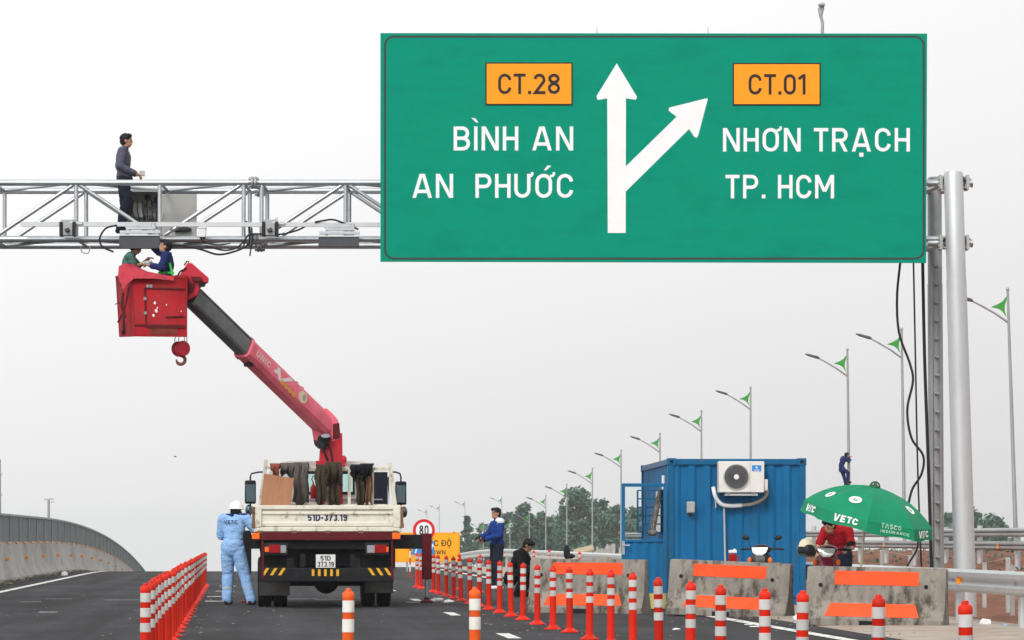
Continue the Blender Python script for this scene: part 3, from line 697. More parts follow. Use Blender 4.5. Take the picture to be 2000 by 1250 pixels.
def white_poly(poly, nm, m_, dy=-.003):
    n = len(poly); mb = MB().add([(x, dy, z) for x, z in poly], [tuple(range(n))]); return mb
mb = white_poly([sp(*q) for q in ((1187, 455), (1222, 455), (1222.5, 192), (1236, 194), (1242, 195), (1244, 189), (1206.5, 127), (1204.5, 123.5), (1202.5, 127), (1165, 188), (1167, 195), (1173, 194.5), (1186, 192))], 'a', None)
obj('straight_arrow', mb, sign_white, sg, flat=True, label='tall white arrow pointing straight ahead')
mb = white_poly([sp(*q) for q in ((1222.3, 374), (1346, 252), (1356.5, 268), (1361, 269), (1363.5, 265), (1382, 195), (1382, 192), (1378, 192.5), (1308, 210), (1305.5, 214), (1307.5, 217.5), (1321.5, 228), (1222.3, 325))], 'b', None, -.0034)
obj('slip_arrow', mb, sign_white, sg, flat=True, label='white arrow branching off to the right')
def route_plate(x0, y0, x1, y1, txt, tx0, tx1, ty0, ty1):
    a = srect(x0, y0, x1, y1); b = srect(x0+2.6, y0+2.6, x1-2.6, y1-2.6)
    fr = obj('route_plate', MB().prism(a, -.012, -.0005), sign_ink, sg, label='orange route number plate reading '+txt)
    obj('plate_face', MB().prism(b, -.016, -.0122), sign_orange, fr)
    p0, p1 = sp(tx0, ty1), sp(tx1, ty0)
    obj('lettering', text_mb(txt, p0[0], p1[0], p0[1], p1[1], -.0185, .12), sign_ink, fr, flat=True)
route_plate(948, 122, 1118.5, 205.5, 'CT.28', 973, 1094, 144, 184)
route_plate(1431, 123, 1603, 206, 'CT.01', 1462, 1573, 145, 185)
for txt, x0, x1, y0, y1, gp in (('BÌNH AN', 886, 1119.5, 247, 294, .17), ('AN  PHƯỚC', 805, 1119.5, 339.5, 386.5, .15), ('NHƠN TRẠCH', 1412, 1777, 250, 296, .165), ('TP. HCM', 1417, 1629, 341.5, 387.5, .16)):
    p0, p1 = sp(x0, y1), sp(x1, y0)
    obj('lettering', text_mb(txt, p0[0], p1[0], p0[1], p1[1], -.003, gp), sign_white, sg, flat=True, label='white place name '+txt.replace('  ', ' '))
mb = MB()
for px in (800, 960, 1120, 1280, 1440, 1600, 1760): mb.box(Vector((sp(px, 288)[0], .09, sp(px, 288)[1])), (.06, .08, 3.8))
for py in (110, 240, 357, 467): mb.box(Vector((0, .08, sp(0, py)[1])), (9.2, .06, .06))
obj('back_frame', mb, galv_dull, sg)
# slim masts rising behind the sign
mt_ = thing('camera_mast', 'slim mast with a small camera on top rising behind the green sign', 'mast', P(1605, 360, 60.9))
tp = P(1604, 12, 60.9)-mt_.location
obj('pole', MB().tube([(0, 0, 0), P(1606, 70, 60.9)-mt_.location, P(1606.5, 45, 60.9)-mt_.location, P(1603, 30, 60.9)-mt_.location], [.03, .03, .028, .03], 8), galv_dull, mt_)
obj('camera_head', MB().tube([P(1603, 30, 60.9)-mt_.location, P(1603, 18, 60.9)-mt_.location, P(1605, 12, 60.9)-mt_.location], [.035, .06, .05], 10).ell(P(1606, 9, 60.85)-mt_.location, (.05, .07, .045)).ell(P(1601, 9, 60.8)-mt_.location, (.035, .04, .03)), box_grey, mt_)
for px, lab in ((1166, 'thin spike aerial above the green sign over the straight arrow'), (1383, 'thin spike aerial above the green sign over the tip of the branching arrow')):
    b = P(px, 110, 60.6); o = obj('spike_aerial', MB().tube([(0, 0, 0), P(px, 53, 60.6)-b], [.012, .006], 6).lathe([(.03, 0), (.03, .04)], 8), galv_dull); o.location = b; tag(o, lab, 'aerial')

mb = MB(); rg = random.Random(17)
for i in range(360):                              # grit and gravel lying on the asphalt, thickest near the edges
    v = rg.uniform(41, 75); u = rg.choice((rg.uniform(-5.4, 7), rg.gauss(7.3, .7), rg.gauss(-1, .4), rg.gauss(3.9, .5)))
    if u < -7 or u > 9.6: continue
    s_ = rg.uniform(.008, .024); mb.mi = rg.choice((0, 0, 1))
    mb.ell(road_pt(u, v, road_z(u, v)+s_*.3+(.012 if u > 7.5 else 0)), (s_, s_*rg.uniform(.7, 1.8), s_*.6), Matrix.Rotation(rg.uniform(0, 3), 4, 'Z'), 6, 4)
o = obj('gravel', mb, [mat('gravel_grey', (.15, .14, .13), .9), mat('gravel_pale', (.20, .19, .175), .9)]); o['kind'] = 'stuff'; tag(o, 'scattered grit and small stones lying on the asphalt', 'gravel')

# ------------------------------------------------------------------ the crane truck
TO = P(640, HY, 58.0); TO.z = 0.0
TF = Frame(TO, A)
tr = thing('crane_truck', 'cream flatbed truck with a red crane arm lifting a red bucket up to the gantry', 'truck', TO, A)
def q(px, py, yl=0.0): return TF.pt(px, py, yl)
XL, XR = q(497, 1000).x, q(783, 1000).x
def bx(mb, px0, py0, px1, py1, y0, y1):
    a, b = q(px0, py1, y0), q(px1, py0, y0); return mb.span((a.x, y0, a.z), (b.x, y1, b.z))
# bed and tailgate
zb, zt = q(0, 1038).z, q(0, 988).z
tg = obj('tailgate', bx(MB(), 503, 992, 778, 1036, .02, .05), truck_cream, tr)
mb = MB()
bx(mb, 497, 987, 783, 995, -.015, .06); bx(mb, 498, 1030, 782, 1038, -.012, .06); bx(mb, 497, 995, 511, 1030, -.02, .06); bx(mb, 768, 995, 783, 1030, -.02, .06)
obj('frame', mb, truck_cream, tg, bev=.008)
mb = MB()
for (y0, y1) in ((1000, 1005), (1020, 1028)): bx(mb, 512, y0, 767, y1, .0, .03)
mb.prism([(0, 0), (0, 0), (0, 0)], 0, 0) if False else None
obj('rib', mb, truck_cream, tg, bev=.008)
p0, p1 = q(601, 1017.5), q(678, 1004)
obj('lettering', text_mb('51D-373.19', p0.x, p1.x, p0.z, p1.z, .015, .12, bold=.105), ink_blue, tg, flat=True)
mb = MB()
for px in (508, 575, 640, 705, 772): bx(mb, px-5, 1036, px+5, 1042, -.03, .02)
obj('hinge', mb, mat('rusty_steel', (.20, .11, .06), .8, var=.4, scale=9), tg, bev=.005)
BL = 4.1
mb = MB().box(((XL+XR)/2, BL/2+.05, zb-.04), (XR-XL-.06, BL, .08)); obj('bed_floor', mb, mat('bed_floor_steel', (.20, .18, .16), .8, var=.3), tr)
for s_, x in ((-1, XL+.03), (1, XR-.03)):
    mb = MB().box((x, BL/2+.06, (zb+zt)/2), (.05, BL, zt-zb)); mb.box((x-s_*.0, .03, (zb+zt)/2), (.08, .07, zt-zb+.02))
    obj('side_gate', mb, truck_cream, tr, bev=.008)
    mb = MB().box((x+s_*.045, .02, zb+.25), (.05, .1, .34)).box((x+s_*.05, -.01, zb+.1), (.06, .05, .08)); obj('latch', mb, mat('rusty_steel', (0, 0, 0)), tr, bev=.006)
# rear red crossbar, lamps
mb = bx(MB(), 493, 1039, 781, 1055, -.02, .1); obj('rear_crossbar', mb, dark_red, tr, bev=.01)
for (x0, x1) in ((492, 507), (766, 782)): obj('corner_reflector', bx(MB(), x0, 1041, x1, 1053, -.05, -.02), lamp_orange, tr, bev=.006)
mb = bx(MB(), 497, 1060, 781, 1072, .12, .2); bx(mb, 575, 1062, 690, 1110, .6, .66); bx(mb, 508, 1065, 580, 1110, .35, .42); bx(mb, 690, 1065, 772, 1110, .35, .42)
for x in (-.42, .42): mb.box((x, 3.6, .80), (.09, 7.2, .22))
for y in (.5, 1.8, 3.0, 4.2): mb.box((0, y, .80), (.9, .08, .18))
for y in (.25, 1.3, 2.4, 3.5): mb.box((0, y, 1.08), (XR-XL-.1, .09, .12))
obj('chassis', mb, black_steel, tr)
for (x0, x1, red0, red1) in ((514, 559, 517, 549), (716, 757, 724, 757)):
    l = obj('tail_lamp', bx(MB(), x0-3, 1060, x1+3, 1084, .02, .2), black_plastic, tr, bev=.008)
    obj('red_lens', bx(MB(), red0+8, 1064, red1-2, 1080, -.005, .02), lamp_red, l, bev=.006)
    obj('amber_lens', bx(MB(), (red0 if x0 < 600 else red1-4), 1068, (red0+8 if x0 < 600 else red1+2), 1078, -.004, .02), lamp_orange, l, bev=.004)
    obj('clear_lens', bx(MB(), (red1-1 if x0 < 600 else x0+1), 1065, (x1 if x0 < 600 else red0+8), 1080, -.003, .02), lamp_clear, l, bev=.006)
pl = obj('number_plate', bx(MB(), 617, 1083, 655, 1109, -.02, -.012), plate_white, tr, bev=.003)
for txt, a, b, c, d in (('51D', 626, 646, 1085.5, 1095), ('373.19', 620, 652, 1097, 1107)):
    p0, p1 = q(a, d), q(b, c); obj('lettering', text_mb(txt, p0.x, p1.x, p0.z, p1.z, -.022, .14, bold=.095), sign_ink, pl, flat=True)
mb = bx(MB(), 503, 1109, 769, 1136, .0, .1); bx(mb, 560, 1090, 574, 1112, .03, .09); bx(mb, 690, 1090, 704, 1112, .03, .09)
bp = obj('rear_bumper', mb, black_steel, tr, bev=.012)
mb = MB()
for i in range(3):
    for (xa, sh) in ((511+16*i, 9), (759-16*i, -9)):
        a = q(xa, 1123.5 if 1 else 0); b = q(xa+sh, 1109.5); w_ = .052
        mb.add([(a.x, -.004, a.z), (a.x+w_, -.004, a.z), (b.x+w_, -.004, b.z), (b.x, -.004, b.z)], [(0, 1, 2, 3)])
for i in range(5): bx(mb, 609+12*i, 1112, 614+12*i, 1125, -.006, -.002)
obj('hazard_stripes', mb, hazard_yellow, bp)
for xx in (511, 764): obj('lamp_bracket', bx(MB(), xx, 1057, xx+4, 1130, -.01, .02), dark_red, tr)
# axle, wheels, flaps
mb = MB().cyl((-.95, 1.25, .43), (.95, 1.25, .43), .075, 12).ell((0, 1.2, .44), (.22, .2, .22)).cyl((0, 1.3, .46), (0, 5.0, .66), .06, 10)
obj('rear_axle', mb, black_steel, tr)
def wheel(x, y, r=.43, wd=.24, out=1):
    M = Matrix.Translation((x, y, r)) @ Matrix.Rotation(R(90), 4, 'Y')
    h = wd/2
    ty = obj('wheel', MB().lathe([(r*.58, -h*.8), (r*.8, -h), (r*.95, -h*.92), (r, -h*.7), (r*1.0, -.02), (r*.975, -.018), (r*.975, .018), (r*1.0, .02), (r, h*.7), (r*.95, h*.92), (r*.8, h), (r*.58, h*.8)], 36, M), rubber, tr)
    obj('rim', MB().lathe([(0.001, -.05), (r*.3, -.06), (r*.5, -.03), (r*.6, -h*.8), (r*.62, h*.8), (r*.5, .03), (r*.3, .06), (.001, .05)], 24, M), galv_dull, ty)
for x in (-1.06, -.79, .72, .99): wheel(x, 1.25)
for x in (-.9, .86): wheel(x, 5.75, .42, .26)
obj('mudflap', bx(MB(), 506, 1128, 566, 1163, .62, .64), mat('mudflap_rubber', (.045, .043, .042), .8, var=.25, scale=5), tr)
obj('mudflap', bx(MB(), 712, 1128, 768, 1158, .62, .64), mat('mudflap_rubber', (0, 0, 0)), tr)
for s_, x in ((-1, XL+.12), (1, XR-.12)):
    obj('side_guard', MB().box((x, 2.6, .62), (.05, 1.6, .32)).box((x, 2.6, 1.0), (.06, 2.8, .1)), black_steel, tr)
# headboard rack at the front of the bed
HB = 4.05
mb = MB()
def hq(px, py): return q(px, py, HB)
mb.bar(hq(508, 990), hq(520, 898), .07, .06, (0, 1, 0)); mb.bar(hq(772, 990), hq(761, 903), .07, .06, (0, 1, 0))
mb.bar(hq(517, 913), hq(763, 916), .06, .055)
for px in (598, 638, 682, 727): mb.bar(hq(px, 990), hq(px+.6, 914), .055, .05, (0, 1, 0))
mb.bar(hq(508, 988), hq(772, 988), .06, .06)
for px in (509, 771): mb.bar(hq(px, 990), Vector((hq(px, 990).x, HB, zb)), .07, .06, (0, 1, 0))
obj('headboard', mb, truck_cream, tr, bev=.006)
# cab
C0, C1 = 5.0, 6.75
ca, cb = q(516, 1060, C0), q(763, 901, C0); cw0, cw1 = ca.x, cb.x; cm = (cw0+cw1)/2; zr = cb.z
WZ0, WZ1 = q(0, 961, C0).z, q(0, 925, C0).z; WX0, WX1 = q(599, 0, C0).x, q(689, 0, C0).x
FZ0, FZ1, FX0, FX1 = 1.45, zr-.2, cw0+.16, cw1-.16
def cab_slice(y0, y1, x0, x1, z0, z1, top=True):
    """a cross-wall of the cab with a window opening x0..x1, z0..z1"""
    mb = MB(); L_ = [(cw0+.02, .75), (x0, .75), (x0, zr), (cw0+.45 if x0 > cw0+.45 else x0, zr), (cw0+.16, zr-.07), (cw0+.07, zr-.25), (cw0, 1.5)]
    R_ = [(x1, .75), (cw1-.02, .75), (cw1, 1.5), (cw1-.07, zr-.25), (cw1-.16, zr-.07), (cw1-.45 if x1 < cw1-.45 else x1, zr), (x1, zr)]
    mb.prism([p for i, p in enumerate(L_) if i != 3 or x0 > cw0+.45] if x0 > cw0+.2 else [(cw0+.02, .75), (x0, .75), (x0, zr-.07), (cw0+.07, zr-.25), (cw0, 1.5)], y0, y1)
    mb.prism([p for i, p in enumerate(R_) if i != 5 or x1 < cw1-.45] if x1 < cw1-.2 else [(x1, .75), (cw1-.02, .75), (cw1, 1.5), (cw1-.07, zr-.25), (x1, zr-.07)], y0, y1)
    mb.span((x0, y0, .75), (x1, y1, z0)); mb.span((x0, y0, z1), (x1, y1, zr)); return mb
obj('cab_rear_wall', cab_slice(C0, C0+.06, WX0, WX1, WZ0, WZ1), cab_white, tr)
obj('cab_front_wall', cab_slice(C1-.06, C1, FX0, FX1, FZ0, FZ1), cab_white, tr)
mb = MB().span((cw0+.02, C0+.06, .75), (cw1-.02, C1-.06, .85))
obj('cab_floor', mb, black_plastic, tr)
rp = [(cw0+.0, 1.5), (cw0+.07, zr-.25), (cw0+.16, zr-.07), (cw0+.45, zr), (cw1-.45, zr), (cw1-.16, zr-.07), (cw1-.07, zr-.25), (cw1, 1.5)]
ri = [(x+(.05 if x < cm else -.05), z-.03) for x, z in rp]
mb = MB(); mb.prism([(cw0+.02, .75), (cw0+.08, .75), (cw0+.06, 1.5), (cw0, 1.5)], C0+.06, C1-.06); mb.prism([(cw1-.08, .75), (cw1-.02, .75), (cw1, 1.5), (cw1-.06, 1.5)], C0+.06, C1-.06)
for i in range(7): mb.prism([ri[i], ri[i+1], rp[i+1], rp[i]], C0+.06, C1-.06)
obj('cab_shell', mb, cab_white, tr)
def cabquad(mb, x0, y0, x1, y1, t0, t1): return bx(mb, x0, y0, x1, y1, C0-t1, C0-t0)
mb = MB(); bx(mb, 595, 920, 693, 925.5, C0-.012, C0); bx(mb, 595, 960.5, 693, 966, C0-.012, C0); bx(mb, 595, 925.5, 599, 960.5, C0-.012, C0); bx(mb, 689, 925.5, 693, 960.5, C0-.012, C0)
wn_ = obj('rear_window', mb, black_plastic, tr)
obj('pane', MB().span((WX0, C0+.02, WZ0), (WX1, C0+.026, WZ1)), teal_glass, wn_)
obj('dark_rear_panel', cabquad(MB(), 728, 922, 757, 1000, .0, .01), mat('dark_panel', (.012, .016, .028), .35), tr)  # thin near-black sheet on the right of the cab's rear wall
mb = MB().box((cm, C0-.02, q(0, 975, C0).z), (cw1-cw0-.3, .03, .02)); mb.box((cm, C0-.03, 1.35), (cw1-cw0-.3, .05, .5)); obj('rear_panel', mb, mat('cab_grey', (.40, .40, .42), .5, var=.1), tr)
obj('windscreen', MB().span((FX0, C1-.035, FZ0), (FX1, C1-.029, FZ1)), clear_glass, tr)
for s_, x in ((-1, cw0-.006), (1, cw1+.006)): obj('side_window', MB().box((x+s_*-.035, 6.0, zr-.55), (.05, .8, .55)), dark_glass, tr)
for s_, pxs, rnd in ((-1, (478, 500, 938, 984), (479, 494, 985, 1007)), (1, (772, 794, 940, 986), (783, 796, 989, 1011))):
    my = 6.6; mb = MB(); bx(mb, pxs[0], pxs[2], pxs[1], pxs[3], my, my+.09)
    m_ = obj('mirror', mb, black_plastic, tr, bev=.03)
    e = bx(MB(), pxs[0]+2, pxs[2]+8, pxs[1]-2, pxs[3]-4, my-.012, my-.002); obj('mirror_glass', e, mirror_glass, m_, bev=.01)
    c = q((rnd[0]+rnd[1])/2, (rnd[2]+rnd[3])/2, my); hx = (q(rnd[1], 0, my).x-q(rnd[0], 0, my).x)/2; hz = (q(0, rnd[2], my).z-q(0, rnd[3], my).z)/2
    r_ = obj('wide_mirror', MB().ell(c+Vector((0, .05, 0)), (hx, .07, hz)), black_plastic, tr)
    obj('mirror_glass', MB().ell(c+Vector((0, .01, 0)), (hx*.85, .05, hz*.85)), mirror_glass, r_)
    xm = (pxs[0]+pxs[1])/2; xi = 516 if s_ < 0 else 763
    a = q(xm, pxs[2]-1, my+.04); a.y = my+.04
    mb = MB().tube([q(xi, 922, my+.04), q(xi+s_*10, 922, my+.04), q(xm-s_*2, 925, my+.04), q(xm, 931, my+.04), q(xm, 1008, my+.05)], .016, 8); obj('mirror_arm', mb, black_plastic, tr)
# outriggers
for s_, (ax0, ax1), lx in ((1, (781, 826), 833), (-1, (474, 499), 467)):
    yl = 4.5
    a = q(ax0, 1072, yl); b = q(ax1, 1044, yl)
    x_in = .3*s_
    mb = MB().span((x_in, yl-.09, a.z), ((b.x if s_ > 0 else a.x), yl+.09, b.z)); ob = obj('outrigger_beam', mb, black_steel, tr, bev=.01)
    if s_ > 0:
        c0 = q(824, 1042, yl); c1 = q(843, 1131, yl)
        lg = obj('outrigger_leg', MB().span((c0.x, yl-.1, c1.z), (c1.x, yl+.1, c0.z)), dark_red, tr, bev=.015)
        cx_ = (c0.x+c1.x)/2; obj('piston', MB().cyl((cx_, yl, .06), (cx_, yl, c1.z), .036, 12), galv, lg)
        obj('foot', MB().lathe([(.12, 0), (.12, .03), (.05, .07), (.05, .1)], 16, Matrix.Translation((cx_, yl, 0))), dark_red, lg)
    else:
        c0 = q(474, 1036, yl); c1 = q(491, 1120, yl); lg = obj('outrigger_leg', MB().span((c0.x, yl-.1, c1.z), (c1.x, yl+.1, c0.z)), black_steel, tr, bev=.015)
        cx_ = (c0.x+c1.x)/2; obj('piston', MB().cyl((cx_, yl, .06), (cx_, yl, c1.z), .036, 12), galv, lg)
        obj('foot', MB().lathe([(.12, 0), (.12, .03), (.05, .07), (.05, .1)], 16, Matrix.Translation((cx_, yl, 0))), dark_red, lg)
# crane: column, boom, bucket (built in the truck's frame)
KY = 4.55; KD = 58+KY
def L(px, py, d): return TF.loc(px, py, d)
kc = q(646, 1000, KY)
mb = MB(); za, zc = .95, q(0, 845, KY).z
pb0, pb1, pt0, pt1 = q(622, 0, KY).x, q(669, 0, KY).x, q(627, 0, KY).x, q(668, 0, KY).x
mb.add([(x, KY+y, z) for z, (xa, xb) in ((za, (pb0, pb1)), (q(0, 915, KY).z, (pb0, pb1)), (zc, (pt0, pt1))) for x, y in ((xa, -.19), (xb, -.19), (xb, .19), (xa, .19))],
       [(0, 1, 5, 4), (1, 2, 6, 5), (2, 3, 7, 6), (3, 0, 4, 7), (4, 5, 9, 8), (5, 6, 10, 9), (6, 7, 11, 10), (7, 4, 8, 11), (8, 9, 10, 11), (3, 2, 1, 0)])
mb.box((kc.x, KY, 1.05), (.8, .5, .5)); mb.span(q(617, 912, KY-.2), q(674, 900, KY-.1)); mb.ell(q(671, 898, KY-.15), (.06, .06, .08))
mb.span(q(641, 905, KY-.2), q(644, 845, KY-.185)); mb.span(q(655, 905, KY-.2), q(658, 850, KY-.185))
obj('crane_column', mb, crane_red, tr, bev=.015)
mb = MB().tube([q(640, 900, KY-.22), q(632, 880, KY-.25), q(640, 862, KY-.25), q(634, 848, KY-.25)], .02, 6).tube([q(650, 905, KY-.22), q(646, 880, KY-.24), q(638, 860, KY-.25)], .016, 6)
obj('hydraulic_hose', mb, cable_black, tr)
pv, tip = L(641, 838, KD), L(372, 578, 59.55)
dr_ = (tip-pv); BLn = dr_.length; dr_.normalize()
sd_ = dr_.cross(Vector((0, 0, 1))).normalized()
if sd_.y > 0: sd_ = -sd_                      # side that faces the camera
up_ = sd_.cross(dr_)
if up_.z < 0: up_ = -up_
def bpt(a, b, c): return pv+dr_*a+sd_*b+up_*c
def boom_section(a0, a1, hw, h0, h1, ch, mb=None, k0=1.0, k1=1.0):
    mb = mb or MB()
    pr = [(-hw, h0+ch*.5), (-hw+ch*.5, h0), (hw-ch*.5, h0), (hw, h0+ch*.5), (hw, h1-ch), (hw-ch*.8, h1), (-hw+ch*.8, h1), (-hw, h1-ch)]
    n = len(pr); V = [bpt(a, b*k, c*k) for a, k in ((a0, k0), (a1, k1)) for b, c in pr]
    return mb.add(V, [(i, (i+1) % n, (i+1) % n+n, i+n) for i in range(n)]+[tuple(range(n)), tuple(range(2*n-1, n-1, -1))])
AO = BLn*.62
mb = boom_section(.10, AO, .175, -.18, .21, .13)
boom_section(AO-.07, AO+.015, .188, -.195, .225, .13, mb)
bo = obj('boom', mb, boom_red, tr, bev=.008)
# the knuckle at the foot of the boom
def hs_(pts, d0, d1, mb=None):
    mb = mb or MB(); n = len(pts); V = [L(x, y, d0) for x, y in pts]+[L(x, y, d1) for x, y in pts]
    return mb.add(V, [tuple(range(n)), tuple(range(2*n-1, n-1, -1))]+[(i, (i+1) % n, (i+1) % n+n, i+n) for i in range(n)])
def ss(pts, b0, b1, mb=None):                   # side plate: outline (photo pixels at the column) extruded across the boom
    mb = mb or MB(); d = KD; n = len(pts); V0 = [L(x, y, d) for x, y in pts]; V = [p+sd_*b0 for p in V0]+[p+sd_*b1 for p in V0]
    return mb.add(V, [tuple(range(n)), tuple(range(2*n-1, n-1, -1))]+[(i, (i+1) % n, (i+1) % n+n, i+n) for i in range(n)])
kn = hs_([(601, 821), (609, 838), (613, 864), (624, 871), (642, 866), (665, 858), (664, 838), (660, 820), (650, 808), (638, 797), (618, 800)], KD-.19, KD+.14)
obj('boom_knuckle', kn, boom_red, tr, bev=.02)
mb = hs_([(650, 828), (663, 826), (664, 856), (650, 858)], KD-.205, KD-.185); hs_([(612, 858), (624, 864), (634, 860), (636, 872), (622, 877), (614, 868)], KD-.24, KD-.1, mb)
obj('knuckle_plate', mb, dark_red, tr, bev=.008)
p = L(636, 851, KD-.35); wl = obj('work_lamp', MB().lathe([(.02, .12), (.07, .1), (.1, .02), (.105, 0)], 16, Matrix.Translation(p) @ Matrix.Rotation(R(205), 4, 'X')), black_plastic, tr)
obj('lens', MB().lathe([(.09, .0), (.07, -.02), (0, -.03)], 16, Matrix.Translation(p) @ Matrix.Rotation(R(205), 4, 'X')), lamp_clear, wl)
obj('lamp_bracket', MB().box(L(627, 864, KD-.26), (.16, .1, .2), ry=R(20)).box(L(640, 858, KD-.2), (.1, .3, .06)), black_plastic, tr)
# decals on the boom's near side
def on_boom(x, z, lift): return bpt(x, .176+lift, z)
def boom_text(txt, a0, a1, c0, c1): # reads from the tip towards the foot
    return text_mb(txt, 0, 1, 0, 1, fn=lambda x, z, l: bpt(a0+(a1-a0)*x, .1765+l, c0+(c1-c0)*z), bold=.10)
obj('lettering', boom_text('UNIC', AO-.16, AO-.58, -.06, .06), mat('decal_pink', (.86, .55, .58), .5), bo, flat=True)
mb = MB()
def bpoly(pts, l): mb.add([on_boom(a, c, l) for a, c in pts], [tuple(range(len(pts)))])
a_ = AO-.74
bpoly([(a_, .09), (a_-.10, .10), (a_-.20, -.04), (a_-.16, -.10)], .001); bpoly([(a_-.40, .11), (a_-.52, .11), (a_-.22, -.10), (a_-.16, -.08)], .0015); bpoly([(a_+.02, .02), (a_-.10, .03), (a_-.12, -.02), (a_+.04, -.04)], .002)
obj('white_emblem', mb, mat('decal_white', (.82, .76, .76), .5), bo, flat=True)
mb = MB()
def boval(a, c, ra, rc, l, hole=0):
    n = 16
    if not hole: mb.add([on_boom(a+ra*math.cos(2*math.pi*i/n), c+rc*math.sin(2*math.pi*i/n), l) for i in range(n)], [tuple(range(n))])
    else:
        for i in range(n):
            t0, t1 = 2*math.pi*i/n, 2*math.pi*(i+1)/n
            mb.add([on_boom(a+k*ra*math.cos(t), c+k*rc*math.sin(t), l) for k, t in ((1, t0), (1, t1), (hole, t1), (hole, t0))], [(0, 1, 2, 3)])
for i in range(4): boval(a_-.26-.125*i, -.085-.005*i, .055, .045, .0022+.0003*i, .45)
obj('yellow_emblem', mb, hazard_yellow, bo, flat=True)
mb = MB(); boval(AO-1.62, .0, .125, .105, .002); dk = obj('round_emblem', mb, mat('decal_cream', (.74, .66, .47), .5), bo, flat=True)
mb = MB()
for i in range(5):
    for j in range(7):
        t0, t1 = R(120+17*j), R(137+17*j); r0, r1 = .02+.018*i, .029+.018*i
        mb.add([on_boom(AO-1.60+r*math.cos(t), -.01+r*.85*math.sin(t)+.02, .0045) for r, t in ((r1, t0), (r1, t1), (r0, t1), (r0, t0))], [(0, 1, 2, 3)])
obj('emblem_lines', mb, mat('decal_line', (.33, .28, .16), .5), bo, flat=True)
mb = boom_section(AO, BLn, .135, -.15, .17, .06); boom_section(BLn-.10, BLn+.0, .148, -.17, .185, .06, mb)
ib = obj('inner_boom', mb, boom_grey, tr, bev=.006)
obj('edge_strip', boom_section(AO, BLn-.05, .137, .157, .174, .006).add([], []), mat('worn_edge', (.36, .34, .29), .6), ib)
for a in (AO-.1, AO-1.5, AO-1.68):
    obj('eye_bolt', MB().tube([bpt(a, 0, .16), bpt(a+.01, 0, .26), bpt(a-.04, 0, .27), bpt(a-.05, 0, .16)], .012, 6), galv_dull, bo)
obj('cable_roller', MB().box(bpt(AO-.22, .05, -.18), (.1, .1, .1)).cyl(bpt(AO-.22, -.06, -.21), bpt(AO-.22, .1, -.21), .035, 10), black_steel, bo)
# boom head
HD = 59.5
mb = hs_([(366, 513), (375, 514), (408, 543), (407, 553), (395, 556), (385, 577), (366, 588), (350, 582), (349, 540)], HD-.16, HD+.16)
hd = obj('boom_head', mb, crane_red, tr, bev=.015)
mb = hs_([(372, 540), (392, 540), (397, 549), (378, 550)], HD-.23, HD-.165); hs_([(352, 545), (362, 545), (364, 575), (354, 577)], HD-.24, HD-.165, mb); hs_([(366, 552), (380, 553), (376, 570), (366, 572)], HD-.21, HD-.165, mb)
obj('head_bracket', mb, dark_red, hd, bev=.008)
mb = hs_([(349, 578), (368, 572), (364, 590), (352, 592)], HD-.19, HD+.1); hs_([(388, 553), (404, 550), (400, 560), (388, 562)], HD-.17, HD, mb)
mb.tube([L(346, 540, HD-.15), L(352, 530, HD-.17), L(362, 525, HD-.17), L(372, 520, HD-.1)], .015, 6).tube([L(360, 518, HD), L(365, 510, HD), L(369, 511, HD), L(367, 516, HD)], .013, 6)
obj('head_fitting', mb, black_steel, hd)
# bucket
BD0, BD1 = 59.1, 60.0
bk_pts = [(262, 541), (365, 541), (364, 657), (263, 659)]   # near face
V = [L(258, 538, BD0), L(365, 541, BD0), L(364, 657, BD0), L(264, 656, BD0), L(227, 541, BD1), L(340, 541, BD1), L(340, 655, BD1), L(234, 657, BD1)]
mb = MB().add(V, [(0, 3, 2, 1), (4, 5, 6, 7), (0, 4, 7, 3), (1, 2, 6, 5), (3, 7, 6, 2)])
bk = obj('bucket', mb, bucket_red, tr)
so_ = bk.modifiers.new('solid', 'SOLIDIFY'); so_.thickness = .02; so_.offset = 0
mb = MB()
for a, b in ((0, 1), (1, 5), (5, 4), (4, 0)): mb.bar(V[a], V[b], .035, .035)
for a, b in ((0, 3), (1, 2), (4, 7), (3, 2), (3, 7)): mb.bar(V[a], V[b], .02, .02, (0.3, 1, 0.2))
obj('rim_bar', mb, bucket_red, bk)
mb = MB()
def fq(u, v, off=-.012): 
    p = V[0].lerp(V[1], u).lerp(V[3].lerp(V[2], u), v); return p+Vector((0, off, 0))
def fpatch(u0, v0, u1, v1, off=-.014): mb.add([fq(u0, v1, off), fq(u1, v1, off), fq(u1, v0, off), fq(u0, v0, off)], [(0, 1, 2, 3)])
def fbar(u0, v0, u1, v1, w_=.025): mb.bar(fq(u0, v0, -.018), fq(u1, v1, -.018), w_, .02, (0, 1, 0))
fbar(.22, .2, .22, .85); fbar(.22, .2, .97, .2); fbar(.22, .85, .97, .85); fbar(.0, .82, .97, .82); fbar(.6, .68, .95, .66)
obj('door_frame', mb, dark_red, bk)
mb = MB(); rg = random.Random(11)
for (u, v, s) in ((.40, .45, .035), (.43, .58, .04), (.62, .48, .022), (.37, .66, .032), (.45, .53, .02), (.9, .58, .015)):
    k = 5; mb.add([fq(u+s*rg.uniform(.5, 1)*math.cos(2*math.pi*i/k), v+s*rg.uniform(.5, 1.1)*math.sin(2*math.pi*i/k), -.02) for i in range(k)], [tuple(range(k))[::-1]])
obj('chipped_paint', mb, plate_white, bk, flat=True)
mb = MB()
for (u, v) in ((.22, .38), (.22, .62), (.28, .17), (.34, .17)): mb.box(fq(u, v, -.02), (.05, .02, .05))
obj('bolt_plate', mb, mat('grey_steel', (.30, .25, .26), .5), bk)
mb = MB(); fpatch(.3, .86, .82, .97); obj('name_strip', mb, mat('strip_brown', (.17, .03, .02), .6, var=.3, scale=12), bk)
